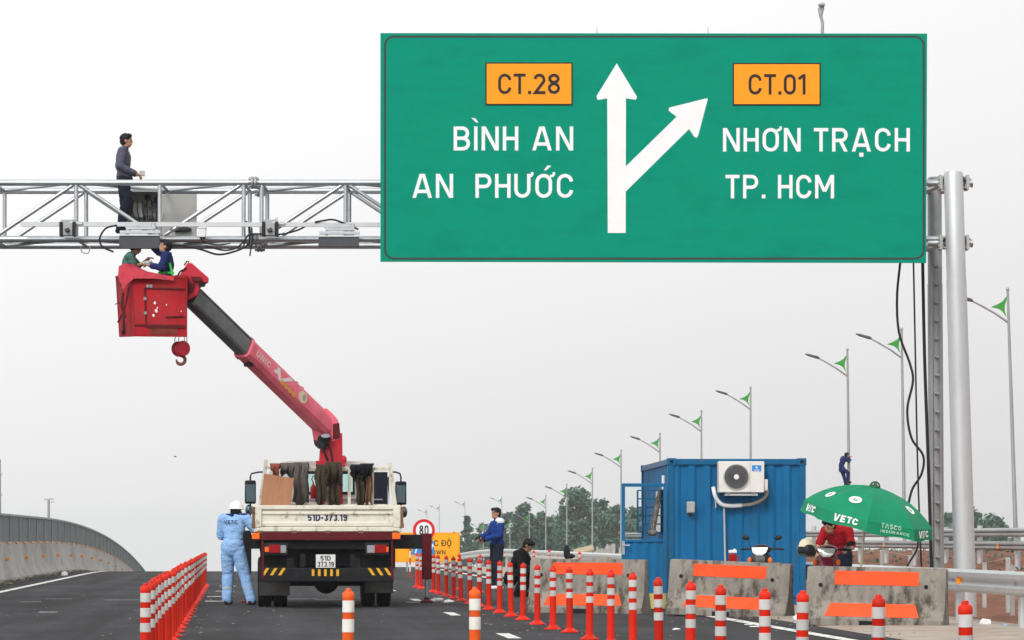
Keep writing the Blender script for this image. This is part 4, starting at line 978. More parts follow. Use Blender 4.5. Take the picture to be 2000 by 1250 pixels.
mb = MB().tube([L(252, 560, 59.05), L(246, 590, 59.05), L(240, 612, 59.05), L(230, 630, 59.05)], .02, 6).tube([L(240, 572, 59.08), L(238, 600, 59.05), L(245, 620, 59.05)], .03, 6).tube([L(225, 595, 59.2), L(232, 590, 60), L(238, 592, 59.08)], .008, 5)
obj('rope', mb, dark_red, bk)
mb = MB()                                         # loose red cover over the bucket's left rim
cl = [(232, 520), (244, 514), (262, 516), (266, 520), (288, 530), (322, 537), (340, 541), (340, 548), (300, 544), (262, 544), (250, 553), (240, 566), (235, 552), (230, 540)]
n = len(cl); vs = [L(x, y, 59.0+.03*math.sin(i*2.1)) for i, (x, y) in enumerate(cl)]; vb = [p+Vector((0, .05, 0)) for p in vs]
mb.add(vs+vb, [tuple(range(n)), tuple(range(2*n-1, n-1, -1))]+[(i, (i+1) % n, (i+1) % n+n, i+n) for i in range(n)])
obj('red_cover', mb, mat('cover_red', (.52, .05, .075), .7, var=.25, scale=7, bump=.6, bscale=12), bk, ang=20)
mb = hs_([(341, 537), (366, 538), (372, 560), (362, 588), (344, 584)], HD-.25, HD+.25); obj('bucket_mount', mb, dark_red, bk, bev=.01)
# hook block
mb = MB()
for dx in (-12, -4, 8): mb.cyl(L(353+dx, 668, HD), L(353+dx*.8, 650, HD), .008, 6)
mb.cyl(L(365, 668, HD), L(365, 586, HD), .008, 6)
obj('hoist_rope', mb, galv_dull, tr)
c = L(353, 681, HD); RX = Matrix.Rotation(R(90), 4, 'X')
hkb = obj('hook_block', MB().lathe([(.03, -.13), (.12, -.125), (.135, -.10), (.12, -.03), (.10, 0), (.12, .03), (.135, .10), (.12, .125), (.03, .13)], 24, Matrix.Translation(c) @ Matrix.Rotation(R(25), 4, 'Z') @ RX).box(c+Vector((0, 0, -.08)), (.14, .1, .12)), crane_red, tr)
mb = MB(); pc = L(353, 703, HD)
mb.cyl(c-Vector((0, 0, .1)), pc+Vector((0, 0, .075)), .032, 10)
mb.tube([pc+Vector((.075*math.sin(R(a)), 0, .075*math.cos(R(a)))) for a in range(0, 300, 20)], [.03]*12+[.022, .016, .01], 8)
obj('hook', mb, mat('hook_steel', (.20, .06, .05), .5, var=.3, scale=12), hkb)

# cloths over the headboard and the board leaning in the bed
rag = [mat('rag_brown', (.060, .045, .030), .95, var=.4, scale=9, bump=.8, bscale=30), mat('rag_dark', (.010, .0095, .013), .95, var=.4, scale=9), mat('rag_grey', (.115, .10, .09), .95, var=.35, scale=8, bump=.8, bscale=30), mat('rag_rust', (.27, .075, .04), .95, var=.3, scale=9), mat('rag_tan', (.22, .12, .07), .95, var=.3, scale=9)]
def drape(px0, px1, pyb, m_, lab, seed, pyt=909, d=HB-.06, taper=.0, bulk=.03):
    """a cloth folded over the rail: front and back flaps with soft vertical folds"""
    rg = random.Random(seed); nx, nz = 12, 12; top = q((px0+px1)/2, pyt, d); zt_ = top.z
    x0, x1 = q(px0, 0, d).x, q(px1, 0, d).x; zb_ = q(0, pyb, d).z; ph = rg.uniform(0, 6); fr = rg.uniform(9, 15)
    V, F = [], []
    def row(z, yoff, k):
        for i in range(nx+1):
            u = i/nx; t = (zt_-z)/(zt_-zb_); uu = .5+(u-.5)*(1-taper*t)
            f = math.sin(uu*fr+ph)*.5+math.sin(uu*fr*1.9+ph*2+t)*.5
            V.append((x0+(x1-x0)*uu+.012*math.sin(9*t+ph), d+yoff+f*(.035+bulk*.35)*(.3+t)-bulk*math.sin(math.pi*min(1, .15+.85*t))*k, z+(.05*math.sin(uu*7+ph)*t if k else 0)))
    for j in range(nz, -1, -1): row(zt_-(zt_-zb_)*j/nz, -.05 if j else -.03, 1)
    row(zt_+.02, .0, 0)
    for j in range(0, 5): row(zt_-(zt_-zb_)*.5*j/5, .12, 1)
    rows = len(V)//(nx+1)
    F = [(j*(nx+1)+i, j*(nx+1)+i+1, (j+1)*(nx+1)+i+1, (j+1)*(nx+1)+i) for j in range(rows-1) for i in range(nx)]
    o = obj('hanging_cloth', MB().add(V, F), m_, flat=True, ang=60); s = o.modifiers.new('solid', 'SOLIDIFY'); s.thickness = .012
    o.matrix_world = TF.M; o.location = TF.o; o.rotation_euler = (0, 0, A)
    return tag(o, lab, 'cloth', 'cloths hung over the truck rack')
drape(527, 548, 931, rag[3], 'rust red rag hung at the far left end of the truck rack', 1, 907, taper=.5)
drape(549, 575, 930, rag[2], 'short grey cloth hung on the rack above the brown board', 2, 906, bulk=.12)
drape(573, 602, 985, rag[2], 'long grey cloth on the rack just right of the brown board', 3, 905, HB-.10, taper=-.1, bulk=.09)
drape(588, 600, 940, rag[1], 'small black cloth on the rack left of the cab window', 31, 908, HB-.13)
drape(616, 636, 984, rag[0], 'narrow brown cloth hanging in front of the left half of the cab window', 4, 909)
drape(637, 668, 944, rag[0], 'bulky brown cloth bundled over the middle of the rack', 5, 904, HB-.12, bulk=.16)
drape(642, 664, 988, rag[0], 'long brown cloth hanging below the bulky bundle in the middle', 6, 910, HB-.08)
drape(684, 706, 930, rag[1], 'short black cloth on the right part of the rack', 7, 909, bulk=.12)
drape(695, 717, 986, rag[0], 'long dark brown cloth under the short black one on the right', 8, 912, HB-.05)
drape(703, 729, 934, rag[1], 'black cloth edged in tan at the right end of the hung cloths', 9, 907, HB-.12, taper=.4, bulk=.14)
drape(714, 726, 984, rag[4], 'narrow tan cloth beside the rightmost rack upright', 10, 911, HB-.09)
bd = thing('plywood_board', 'brown wooden board leaning against the rack in the truck bed', 'board', TO, A)
y0 = 3.3; a = [q(508, 990, y0), q(568, 990, y0), q(574, 934, y0+.35), q(516, 925, y0+.35)]
V = a+[p+Vector((0, .03, 0)) for p in a]
obj('board', MB().add(V, [(0, 1, 2, 3), (7, 6, 5, 4), (0, 4, 5, 1), (1, 5, 6, 2), (2, 6, 7, 3), (3, 7, 4, 0)]), plywood, bd)
a2 = [p+Vector((.01, -.004, 0)) for p in (a[0].lerp(a[3], .02), a[0].lerp(a[1], .98).lerp(a[3], .02), a[0].lerp(a[1], .98).lerp(a[3], .32), a[0].lerp(a[3], .32))]
o = tag(obj('extinguisher', MB().lathe([(.05, 0), (.055, .02), (.055, .2), (.03, .25), (.015, .26), (.015, .3)], 12).tube([(0, 0, .29), (-.03, 0, .36), (0, 0, .42), (.04, 0, .40)], .012, 6), lamp_red), 'small red bottle hanging behind the cab below the window', 'bottle'); o.matrix_world = TF.M @ Matrix.Translation(q(612, 974, 4.75))

# ------------------------------------------------------------------ flexible lane posts
def lane_post(kind):
    H = .80; r = .041; base = thing('lane_post', 'x', 'lane post')
    m_main = post_red if kind != 'w' else post_orange
    bands = [(.30, .39), (.51, .604), (.652, .737)] if kind == 'w' else [(.430, .503), (.549, .623), (.669, .743)]
    rr = lambda z: r*(1.06-.08*z/H)
    obj('tube', MB().lathe([(rr(0), .02), (rr(.76), .745), (rr(.76)*1.07, .752), (rr(H)*1.06, H-.012), (rr(H)*.8, H), (.3*r, H+.006)], 18), m_main, base)
    for z0, z1 in bands: obj('reflective_band', MB().lathe([(rr(z0)+.0004, z0), (rr(z0)+.0022, z0+.002), (rr(z1)+.0022, z1-.002), (rr(z1)+.0004, z1)], 18, cap=False), post_grey if kind == 'r' else post_white, base)
    obj('cap', MB().lathe([(.30*r, H), (.55*r, H+.004), (.45*r, H+.022), (0.001, H+.026)], 14), m_main, base)
    b = MB().lathe([(.115, 0), (.115, .012), (.075, .03), (.055, .05), (r, .06)], 20)
    for i in range(4):
        a = math.pi/4+i*math.pi/2; b.lathe([(.014, 0), (.014, .026), (.006, .03)], 6, Matrix.Translation((.092*math.cos(a), .092*math.sin(a), .0)))
    obj('foot_plate', b, m_main, base)
    return base
POST = {'r': lane_post('r'), 'w': lane_post('w')}
USED = set()
rgp = random.Random(21)
def put_post(kind, u, v, lab, group):
    loc = road_pt(u, v, road_z(u, v)+.003)
    if kind in USED: o = dup(POST[kind], loc)
    else: o = POST[kind]; o.location = loc; USED.add(kind)
    o.rotation_euler = (R(rgp.gauss(0, .7)), R(rgp.gauss(0, .7)), rgp.uniform(0, 6)); o['label'] = lab; o['group'] = group
near = [(1890, 1180), (1714, 1167.5), (1565, 1159), (1494, 1154.5), (1407, 1147.5), (1348, 1139.5), (1288, 1132), (1236, 1121.5), (1193, 1117.5), (1151.5, 1114.5), (1113, 1110), (1080, 1105.5), (1049.5, 1102.5), (1021, 1100), (998.5, 1098.5), (976, 1097), (955, 1096), (936, 1095), (918, 1092.5), (901, 1091.5), (886, 1090), (871.5, 1089), (857, 1087.5), (846, 1086), (823, 1083), (814.5, 1082)]
for i, (px, py) in enumerate(near):
    s = (py-HY)/.384 if px > 1100 else (px-500)/3.84
    d = FPX/s; p = P(px, HY, d); u, v = to_uv(p)
    put_post('r', u, v, 'grey banded orange post, %s from near end of the row beside the concrete barriers' % ORD[i], 'lane posts in the row beside the concrete barriers')
for i in range(31):
    t = i/30; d = 27.6+57*t**1.08; s = FPX/d; u = -.885-.37*t
    p = road_pt(u, d, 0); u2, v2 = u, d
    put_post('r', u2, v2, 'grey banded orange post, %s from near end of the tight row before the median barrier' % ORD[i], 'lane posts in the tight row before the median barrier')
for px, py, lab in ((679, 1155, 'orange and white banded post standing alone in the lane behind the truck'), (928, 1152, 'orange and white banded post standing alone ahead of the row beside the concrete barriers')):
    s = (py-HY)/.384; d = FPX/s; u, v = to_uv(P(px, HY, d)); put_post('w', u, v, lab, 'white banded posts')
for i, (px, d) in enumerate(((898, 78), (937, 74), (1007, 100), (1042, 98), (1072, 104), (1132, 90))):
    u, v = to_uv(P(px, HY, d)); put_post('r', u, v, 'small distant orange post beyond the man in blue, %s from the left end' % ORD[i], 'distant lane posts')

# ------------------------------------------------------------------ concrete barrier blocks
def barrier(px, d, H, rz, tilt, lab, Ln=1.88, slot=True, seed=0):
    c = ground(px, d); t = thing('barrier_block', lab, 'barrier', c, rz, 'concrete barrier blocks in front of the container')
    t.rotation_euler = (0, R(tilt), rz)
    hp = [(.30, 0), (.30, .09), (.16, .33), (.10, H-.03), (.085, H)]
    poly = [(-a, b) for a, b in hp]+[(a, b) for a, b in hp[::-1]]
    n = len(poly); V = [(x, a, b) for x in (-Ln/2, -Ln/2+.03, Ln/2-.03, Ln/2) for a, b in (poly if abs(x) < Ln/2-.01 else [(a*.95, b*.985) for a, b in poly])]
    F = [(j*n+i, j*n+(i+1) % n, (j+1)*n+(i+1) % n, (j+1)*n+i) for j in range(3) for i in range(n)]+[tuple(range(n)), tuple(range(4*n-1, 3*n-1, -1))]
    b = obj('block', MB().add(V, F), concrete, t, ang=20)
    def face(x0, x1, z0, z1, off=.004, sk=0):
        def yz(z):
            for (a0, b0), (a1, b1) in zip(hp, hp[1:]):
                if b0 <= z <= b1: k = (z-b0)/(b1-b0+1e-9); return -(a0+(a1-a0)*k)-off
        return [(x0-sk, yz(z0), z0), (x1+sk, yz(z0), z0), (x1, yz(z1), z1), (x0, yz(z1), z1)]
    dn = Vector((0, .012, -.0))
    for nm, x0, x1, z0, z1, sk in (('upper_patch', -.56, .58, H-.24, H-.055, .0), ('lower_patch', -.60, .54, .125, .30, .07)):
        f = [Vector(p) for p in face(x0, x1, z0, z1, .006, sk)]
        obj(nm, MB().add(f+[p+dn for p in f], [(0, 1, 2, 3), (0, 4, 5, 1), (1, 5, 6, 2), (2, 6, 7, 3), (3, 7, 4, 0)]), orange_patch, t)
    if slot: obj('slot_shade_box', MB().box((-.06, -.305, .035), (.26, .03, .07)), black_steel, t)  # solid dark box drawn as the shade inside the lifting slot, no recess cut
    for x in (-.75, .68): obj('hole_shade_plug', MB().cyl((x, -.145, H-.25), (x, -.118, H-.25), .028, 10), black_steel, t)  # black plugs stand in for the shade inside the anchor holes
barrier(1150, 54.2, .85, R(-17), .3, 'concrete barrier with two orange panels, beside the crouching man at the left', slot=True)
barrier(1425, 52.0, .83, R(-19), 2.2, 'stained concrete barrier with two orange panels in front of the blue container')
barrier(1712, 46.3, .79, R(-15), 1.0, 'darkest concrete barrier with two orange panels, in front of the maroon scooter')

# ------------------------------------------------------------------ blue site container
KO = ground(1440, 60.0); KF = Frame(KO, math.atan(258/FPX))
kt = thing('site_container', 'blue corrugated site container with an air conditioner on its end wall', 'container', KO, KF.a)
k0, k1 = KF.pt(1304, 895), KF.pt(1574, 1000); KX0, KX1, KH = k0.x, k1.x, KF.pt(1440, 895).z; KL = 6.06
def corr(p0, ux, n, pitch, depth, z0, z1, nrm):
    V = []; 
    for i in range(n):
        for o, dd in ((.0, 0), (.32, 0), (.5, 1), (.82, 1)):
            b = p0+ux*((i+o)*pitch)-nrm*(dd*depth); V += [b+Vector((0, 0, z0)), b+Vector((0, 0, z1))]
    b = p0+ux*(n*pitch); V += [b+Vector((0, 0, z0)), b+Vector((0, 0, z1))]
    m = len(V)//2
    return V, [(2*i, 2*i+2, 2*i+3, 2*i+1) for i in range(m-1)]
mb = MB(); wd = KX1-KX0
mb.add(*corr(Vector((KX0+.1, .03, 0)), Vector((1, 0, 0)), 8, (wd-.2)/8, .035, .14, KH-.1, Vector((0, -1, 0))))
mb.add(*corr(Vector((KX0+.03, .12, 0)), Vector((0, 1, 0)), 20, (KL-.24)/20, .035, .14, KH-.1, Vector((-1, 0, 0))))
mb.add(*corr(Vector((KX1-.03, .12, 0)), Vector((0, 1, 0)), 20, (KL-.24)/20, .035, .14, KH-.1, Vector((1, 0, 0))))
mb.add(*corr(Vector((KX0+.1, KL-.03, 0)), Vector((1, 0, 0)), 8, (wd-.2)/8, .035, .14, KH-.1, Vector((0, 1, 0))))
obj('wall', mb, container_blue, kt, flat=True, ang=20)
mb = MB().box(((KX0+KX1)/2, KL/2, KH-.05), (wd-.1, KL-.1, .03)); obj('roof', mb, container_blue, kt)
mb = MB()
for x in (KX0+.055, KX1-.055):
    for y in (.055, KL-.055): mb.span((x-.055, y-.055, .0), (x+.055, y+.055, KH-.12))
    for z in (.07, KH-.06): mb.span((x-.05, .11, z-.055), (x+.05, KL-.11, z+.05))
for y in (.055, KL-.055):
    for z in (.07, KH-.06): mb.span((KX0+.11, y-.045, z-.055), (KX1-.11, y+.045, z+.05))
obj('frame', mb, container_trim, kt, bev=.008)
mb = MB()
for x in (KX0+.07, KX1-.07):
    for y in (.07, KL-.07):
        for z in (.06, KH-.06): mb.box((x, y, z), (.16, .16, .125))
obj('corner_casting', mb, container_trim, kt, bev=.01)
mb = MB()
for z in (KH-.06,):
    for x in (KX0+.07, KX1-.07): mb.box((x, -.012, z), (.06, .012, .05))
obj('casting_shade_plate', mb, black_steel, kt)  # black plates painted on as the shade within the casting holes
# air conditioner
a, b = KF.pt(1404, 962, -.35), KF.pt(1493, 901, -.35)
ac = thing('air_conditioner', 'white outdoor air conditioner unit mounted on the blue container wall', 'air conditioner', KO, KF.a)
ax, az = (a.x+b.x)/2, (a.z+b.z)/2; aw, ah = b.x-a.x, b.z-a.z
obj('casing', MB().box((ax, -.18, az), (aw, .32, ah)), aircon_white, ac, bev=.015)
M = Matrix.Translation((ax-aw*.115, -.345, az)) @ RX
fr_ = ah*.41
obj('fan_grille', MB().lathe([(fr_*1.02, -.004), (fr_*1.02, .012), (fr_*.94, .014), (fr_*.93, -.004)], 32, M), box_grey, ac)
mb = MB().lathe([(fr_*.94, .001), (.001, .002)], 32, M)
fg = obj('fan_shade_disc', mb, mat('fan_dark', (.03, .03, .033), .5), ac)  # flat dark disc standing for the shaded recess behind the fan guard
mb = MB()
for i in range(7): r = fr_*(.2+.115*i); mb.lathe([(r, .008), (r+.004, .012), (r+.008, .008)], 32, M)
for i in range(12):
    an = i*math.pi/6; o = Vector((math.cos(an), 0, math.sin(an))); c = Vector((ax-aw*.115, -.357, az)); mb.bar(c+o*fr_*.15, c+o*fr_*.95, .006, .004)
obj('guard_wire', mb, mat('guard_grey', (.16, .16, .165), .4), ac)
obj('fan_hub', MB().lathe([(fr_*.2, .01), (fr_*.2, .02), (.001, .024)], 20, M), plate_white, ac)
bdg = obj('badge', MB().box((ax+aw*.33, -.342, az+ah*.28), (aw*.2, .006, ah*.19)), sign_blue, ac)
mb = MB(); mb.lathe([(.018, 0), (.018, .003), (.001, .004)], 14, Matrix.Translation((ax+aw*.33, -.345, az+ah*.30)) @ RX); mb.box((ax+aw*.33, -.346, az+ah*.22), (aw*.12, .003, .012)); obj('badge_mark', mb, plate_white, bdg)
obj('seam', MB().box((ax+aw*.19, -.341, az), (.006, .004, ah*.94)), box_grey, ac)
mb = MB().box((ax, -.15, az-ah/2-.035), (aw*.72, .3, .035)).box((ax-aw*.28, -.15, az-ah/2-.02), (.04, .3, .05)).box((ax+aw*.28, -.15, az-ah/2-.02), (.04, .3, .05)); obj('bracket', mb, galv_pale, ac)
obj('valve_cover', MB().box((ax+aw/2+.035, -.2, az-.14), (.07, .16, .2)), aircon_white, ac, bev=.015)
def kcable(pts, r, lab, m_, nm='pipe'):
    cable([KF.M @ KF.pt(x, y, yl) for x, y, yl in pts], r, lab, nm, m_)
kcable([(1393, 952, -.02), (1396, 966, -.08), (1402, 978, -.08), (1412, 986, -.08), (1430, 988, -.08), (1449, 987, -.08)], .036, 'white insulated pipe curling from the container wall under the air conditioner', pvc_white)
kcable([(1449, 987, -.08), (1470, 984, -.1), (1488, 976, -.12), (1497, 966, -.15), (1498, 955, -.18)], .030, 'brown taped pipe joining the air conditioner at its right side', mat('taped_pipe', (.36, .30, .24), .7, var=.2, scale=20))
kcable([(1397, 975, -.03), (1398, 984, -.03), (1398, 992, -.03)], .014, 'short grey drain stub on the container wall under the white pipe', box_grey)
kcable([(1414, 990, -.03), (1415, 1030, -.03), (1416, 1080, -.03), (1417, 1130, -.03)], .017, 'thin grey conduit running down the middle of the container wall', box_grey)
t = thing('junction_box', 'small grey junction box on the left part of the container wall', 'box', KF.M @ KF.pt(1349, 991, -.05), KF.a)
obj('box', MB().box((0, 0, 0), (.14, .11, .2)), box_grey, t, bev=.012); obj('lid', MB().box((0, -.06, .0), (.12, .015, .17)), cabinet_grey, t, bev=.004); obj('cable_gland', MB().cyl((-.02, 0, -.1), (-.02, 0, -.15), .02, 8), black_plastic, t)
# open door leaf hinged on the left corner, window and bars on the side wall
dr = obj('door', MB(), container_trim, kt) if False else None
da, db = KF.pt(1214, 1170, -.05), KF.pt(1302, 944, -.05)
mb = MB(); th = .05
def dbar(x0, z0, x1, z1, y=-.05): mb.span((x0, y-th/2, z0), (x1, y+th/2, z1))
zw = KF.pt(0, 1054, -.05).z
dbar(da.x, da.z, da.x+.06, db.z); dbar(db.x-.055, da.z, db.x, db.z); dbar(da.x+.06, db.z-.06, db.x-.055, db.z); dbar(da.x+.06, zw-.04, db.x-.055, zw); dbar(da.x+.06, da.z, db.x-.055, da.z+.05)
door = obj('door', mb, container_blue, kt, bev=.006)
V, F = corr(Vector((da.x+.06, -.06, 0)), Vector((1, 0, 0)), 4, (db.x-da.x-.115)/4, .02, da.z+.05, zw-.04, Vector((0, -1, 0))); obj('lower_panel', MB().add(V, F), container_blue, door, flat=True)
obj('pane', MB().span((da.x+.06, -.056, zw), (db.x-.055, -.05, db.z-.06)), clear_glass, door)
obj('handle', MB().box((da.x+.03, -.085, zw-.14), (.045, .02, .24)).cyl((da.x+.03, -.09, zw-.10), (da.x+.03, -.13, zw-.10), .012, 8).cyl((da.x+.03, -.13, zw-.10), (da.x+.14, -.13, zw-.10), .012, 8), galv, door)
mb = MB(); y0 = .55
xg = KX0-.02
g0, g1 = KF.pt(1236, 1040, .5), KF.pt(1236, 958, .5)
gz0, gz1 = g0.z, g1.z
for i in range(6): z = gz0+(gz1-gz0)*i/5; mb.bar((KX0-.50, .35, z), (KX0-.03, .35, z), .022, .022)
for x in (-.50, -.36, -.03): mb.bar((KX0+x, .35, gz0), (KX0+x, .35, gz1), .03, .03)
obj('window_grille', mb, container_trim, kt)
obj('window_frame', MB().box((KX0-.012, 1.6, (gz0+gz1)/2), (.05, 1.0, gz1-gz0)), dark_glass, kt)
mb = MB(); p0 = KF.pt(1289, 928, .1); p1 = KF.pt(1289, 955, .1); mb.cyl((KX0-.05, .3, p0.z), (KX0-.05, .3, p1.z), .03, 10); obj('vent_pipe', mb, pvc_white, kt)
o = tag(obj('rolled_umbrella', MB().tube([(0, 0, 0), (.05, 0, .25), (.12, 0, .62), (.16, 0, .85)], [.05, .055, .05, .015], 10).ell((.02, -.03, .05), (.09, .06, .06)), mat('rolled_cloth', (.20, .17, .16), .9, var=.5, scale=12)), 'bundle of brownish rolled cloth leaning behind the glass of the open container door', 'bundle'); o.location = KF.M @ KF.pt(1272, 1046, .12)

# ------------------------------------------------------------------ parasol
UO = P(1690, 1092, 50.6); uz = ground(1690, 50.6); 
uc = P(1696, 1005, 50.6)
up = thing('parasol', 'green and white lettered parasol tilted over the red shirted man', 'parasol', Vector((P(1672, 1100, 50.6).x, 50.6, uz.z)))
UM = Matrix.Translation(uc-up.location) @ Matrix.Rotation(R(12.5), 4, 'Y') @ Matrix.Rotation(R(7), 4, 'X')
UR, UH = .965, .42
def can(th, t, lift=0.0):
    """canopy point: th azimuth, t 0 at the apex .. 1 at the rim, >1 down the valance"""
    k = (th/45+1/9.0*1) ; w8 = math.radians(((th+50) % 45)-22.5)
    rr_ = UR*math.cos(R(22.5))/math.cos(w8)
    if t <= 1:
        r = rr_*math.sin(t*R(50))/math.sin(R(50)); z = UH*(math.cos(t*R(50))-math.cos(R(50)))/(1-math.cos(R(50)))
        sag = -.022*math.sin(math.pi*min(1, t))*math.cos(w8*4)
        r += lift*math.sin(t); z += lift*math.cos(t*1.2)+sag
    else: r = rr_*(1+.012*math.sin(th*.35))+lift+(t-1)*.25; z = -(t-1)*.95-.018*math.sin((th+50)*math.pi/22.5)*(t-1)*4
    return UM @ Vector((r*math.cos(R(th)), r*math.sin(R(th)), z))
mb = MB(); ths = [-50+45*k+45*j/6 for k in range(8) for j in range(6)]; tt = [0, .12, .25, .4, .55, .7, .85, 1.0, 1.06, 1.13, 1.17]
n = len(ths); V = [can(th, t) for t in tt for th in ths]
obj('canopy', MB().add(V, [(j*n+i, j*n+(i+1) % n, (j+1)*n+(i+1) % n, (j+1)*n+i) for j in range(len(tt)-1) for i in range(n)]), umbrella_green, up, ang=16)
for k in range(8): obj('rib', MB().tube([can(-50+45*k, t, -.03) for t in (.02, .3, .6, .8, .99)], .008, 5), galv_dull, up)
obj('finial', MB().lathe([(.07, .0), (.07, .025), (.03, .05), (.02, .07), (.0, .075)], 12, UM @ Matrix.Translation((0, 0, UH-.015))).tube([UM @ Vector((.07*math.cos(a), 0, UH+.0+.075*math.sin(a))) for a in [math.pi*i/8 for i in range(9)]], .014, 6), mat('finial_green', (.03, .10, .05), .6), up)
obj('pole', MB().tube([UM @ Vector((0, 0, UH-.02)), UM @ Vector((0, 0, -.1)), P(1688, 1040, 50.6)-up.location, (.0, 0, 0)], .017, 10), cream, up)
obj('base', MB().lathe([(.24, 0), (.24, .05), (.2, .08), (.04, .09), (.04, .2)], 20), concrete, up)
dec = mat('decal_plain_white', (.80, .82, .80), .55)
def logo(th, t, ra, rt, u=False):
    mb = MB(); n = 20
    mb.add([can(th, t, .006)]+[can(th+ra*math.cos(2*math.pi*i/n), t+rt*math.sin(2*math.pi*i/n), .006) for i in range(n)], [(0, i+1, (i+1) % n+1) for i in range(n)])
    o = obj('white_emblem', mb, dec, up, flat=True)
    mb = MB()
    def mark(pts): mb.add([can(th+ra*a, t+rt*b, .009) for a, b in pts], [tuple(range(len(pts)))])
    mark([(-.34, .4), (-.14, .4), (-.04, -.4), (-.24, -.4)][::-1]); mark([(-.2, .4), (.16, .4), (.2, .22), (-.16, .22)][::-1]); mark([(.10, .4), (.28, .4), (.38, -.4), (.2, -.4)][::-1])
    obj('emblem_mark', mb, umbrella_green, o, flat=True)
logo(-117.5, .64, 9, .085); logo(-160, .70, 8, .08); logo(-27.5, .64, 9, .085); logo(-72, .40, .1, .001) if False else None
def vtext(txt, th0, th1, t0, t1, nm, m_=dec):
    obj('lettering', text_mb(txt, 0, 1, 0, 1, fn=lambda x, z, l: can(th0+(th1-th0)*x, t0+(t1-t0)*z, .007+l), bold=.11), m_, up, flat=True)
vtext('VETC', -127, -103, 1.12, 1.015, 'VETC'); vtext('VETC', -172, -152, 1.125, 1.02, 'VETC'); vtext('VETC', -38, -17, 1.125, 1.02, 'VETC')
dec2 = mat('decal_faded', (.30, .55, .42), .6)
vtext('TASCO', -82, -62, 1.06, .99, 'TASCO', dec2); vtext('INSURANCE', -82, -54, 1.125, 1.08, 'x', dec2)

# ------------------------------------------------------------------ scooters and helmet
def scooter(px, d, rz, body, lab, group, mx=.27, mz=1.19):
    c = ground(px, d); t = thing('scooter', lab, 'scooter', c, rz, group)      # local -y is forward
    for y in (-.62, .62):
        M = Matrix.Translation((0, y, .26)) @ Matrix.Rotation(R(90), 4, 'Y')
        wv = obj('wheel', MB().lathe([(.17, -.035), (.22, -.045), (.255, -.03), (.262, 0), (.255, .03), (.22, .045), (.17, .035)], 26, M), rubber, t)
        obj('rim', MB().lathe([(.03, -.04), (.05, -.03), (.165, -.028), (.175, 0), (.165, .028), (.05, .03), (.03, .04)], 20, M), galv_dull, wv)
    obj('front_shield', MB().add([(-.18, -.36, .42), (.18, -.36, .42), (.21, -.40, .70), (.16, -.33, .93), (-.16, -.33, .93), (-.21, -.40, .70), (-.10, -.46, .42), (.10, -.46, .42), (.12, -.52, .70), (.08, -.44, .92), (-.08, -.44, .92), (-.12, -.52, .70)],
        [(6, 7, 8, 11), (11, 8, 9, 10), (0, 6, 11, 5), (5, 11, 10, 4), (7, 1, 2, 8), (8, 2, 3, 9), (10, 9, 3, 4), (1, 0, 5, 4, 3, 2), (0, 1, 7, 6)]), body, t, bev=.02)
    obj('fender', MB().add(*[(lambda V, F: (V, F))([Vector((x, -.62+.30*math.sin(a), .26+.30*math.cos(a))) for a in [R(-70+20*i) for i in range(8)] for x in (-.07, -.04, .04, .07)], [(i*4+j, i*4+j+1, i*4+j+5, i*4+j+4) for i in range(7) for j in range(3)])][0]), body, t)
    obj('fork', MB().cyl((-.07, -.62, .26), (-.06, -.45, .62), .022, 8).cyl((.07, -.62, .26), (.06, -.45, .62), .022, 8), galv_dull, t)
    hb = obj('handlebar_cover', MB().ell((0, -.30, 1.0), (.17, .12, .085)).ell((0, -.36, .96), (.12, .08, .09)), body, t)
    obj('headlamp', MB().add([(-.135, -.42, 1.03), (.135, -.42, 1.03), (.11, -.45, .95), (.05, -.455, .90), (-.05, -.455, .90), (-.11, -.45, .95), (0, -.47, .98)], [(6, 1, 0), (6, 2, 1), (6, 3, 2), (6, 4, 3), (6, 5, 4), (6, 0, 5)]), chrome, t, ang=80)
    for s in (-1, 1):
        obj('grip', MB().cyl((s*.15, -.28, 1.01), (s*.36, -.22, 1.0), .018, 10).tube([(s*.17, -.33, 1.0), (s*.28, -.33, 1.01), (s*.35, -.29, 1.0)], .008, 6), black_plastic, t)
        m_ = obj('mirror', MB().ell((s*mx, -.26, mz), (.065, .02, .042), Matrix.Rotation(R(-12*s), 4, 'Y')).tube([(s*.19, -.27, 1.02), (s*(mx*.7+.03), -.27, mz-.07), (s*(mx-.01), -.255, mz-.02)], .007, 6), black_plastic, t)
        obj('mirror_glass', MB().ell((s*mx, -.238, mz), (.055, .006, .035), Matrix.Rotation(R(-12*s), 4, 'Y')), mirror_glass, m_)
        obj('indicator', MB().ell((s*.17, -.42, .82), (.035, .03, .05)), lamp_orange, t)
    obj('floorboard', MB().box((0, 0, .30), (.26, .62, .06)).box((0, .1, .36), (.18, .3, .1)), body, t, bev=.02)
    obj('rear_body', MB().ell((0, .55, .56), (.16, .42, .16)).ell((0, .3, .5), (.14, .2, .16)), body, t)
    obj('seat', MB().ell((0, .42, .74), (.15, .36, .065)), scooter_black, t)
    obj('engine', MB().box((.06, .45, .28), (.16, .42, .16)).cyl((-.13, .35, .28), (-.13, .8, .34), .045, 10), black_steel, t, bev=.02)
    return t
scooter(1617, 51.6, R(-8), scooter_maroon, 'maroon scooter under the green parasol with a cream helmet on its handlebar', 'parked scooters', .35, 1.10)
scooter(1496, 56.0, R(-18), scooter_black, 'black scooter with a clear headlamp between the container and the stained barrier', 'parked scooters')
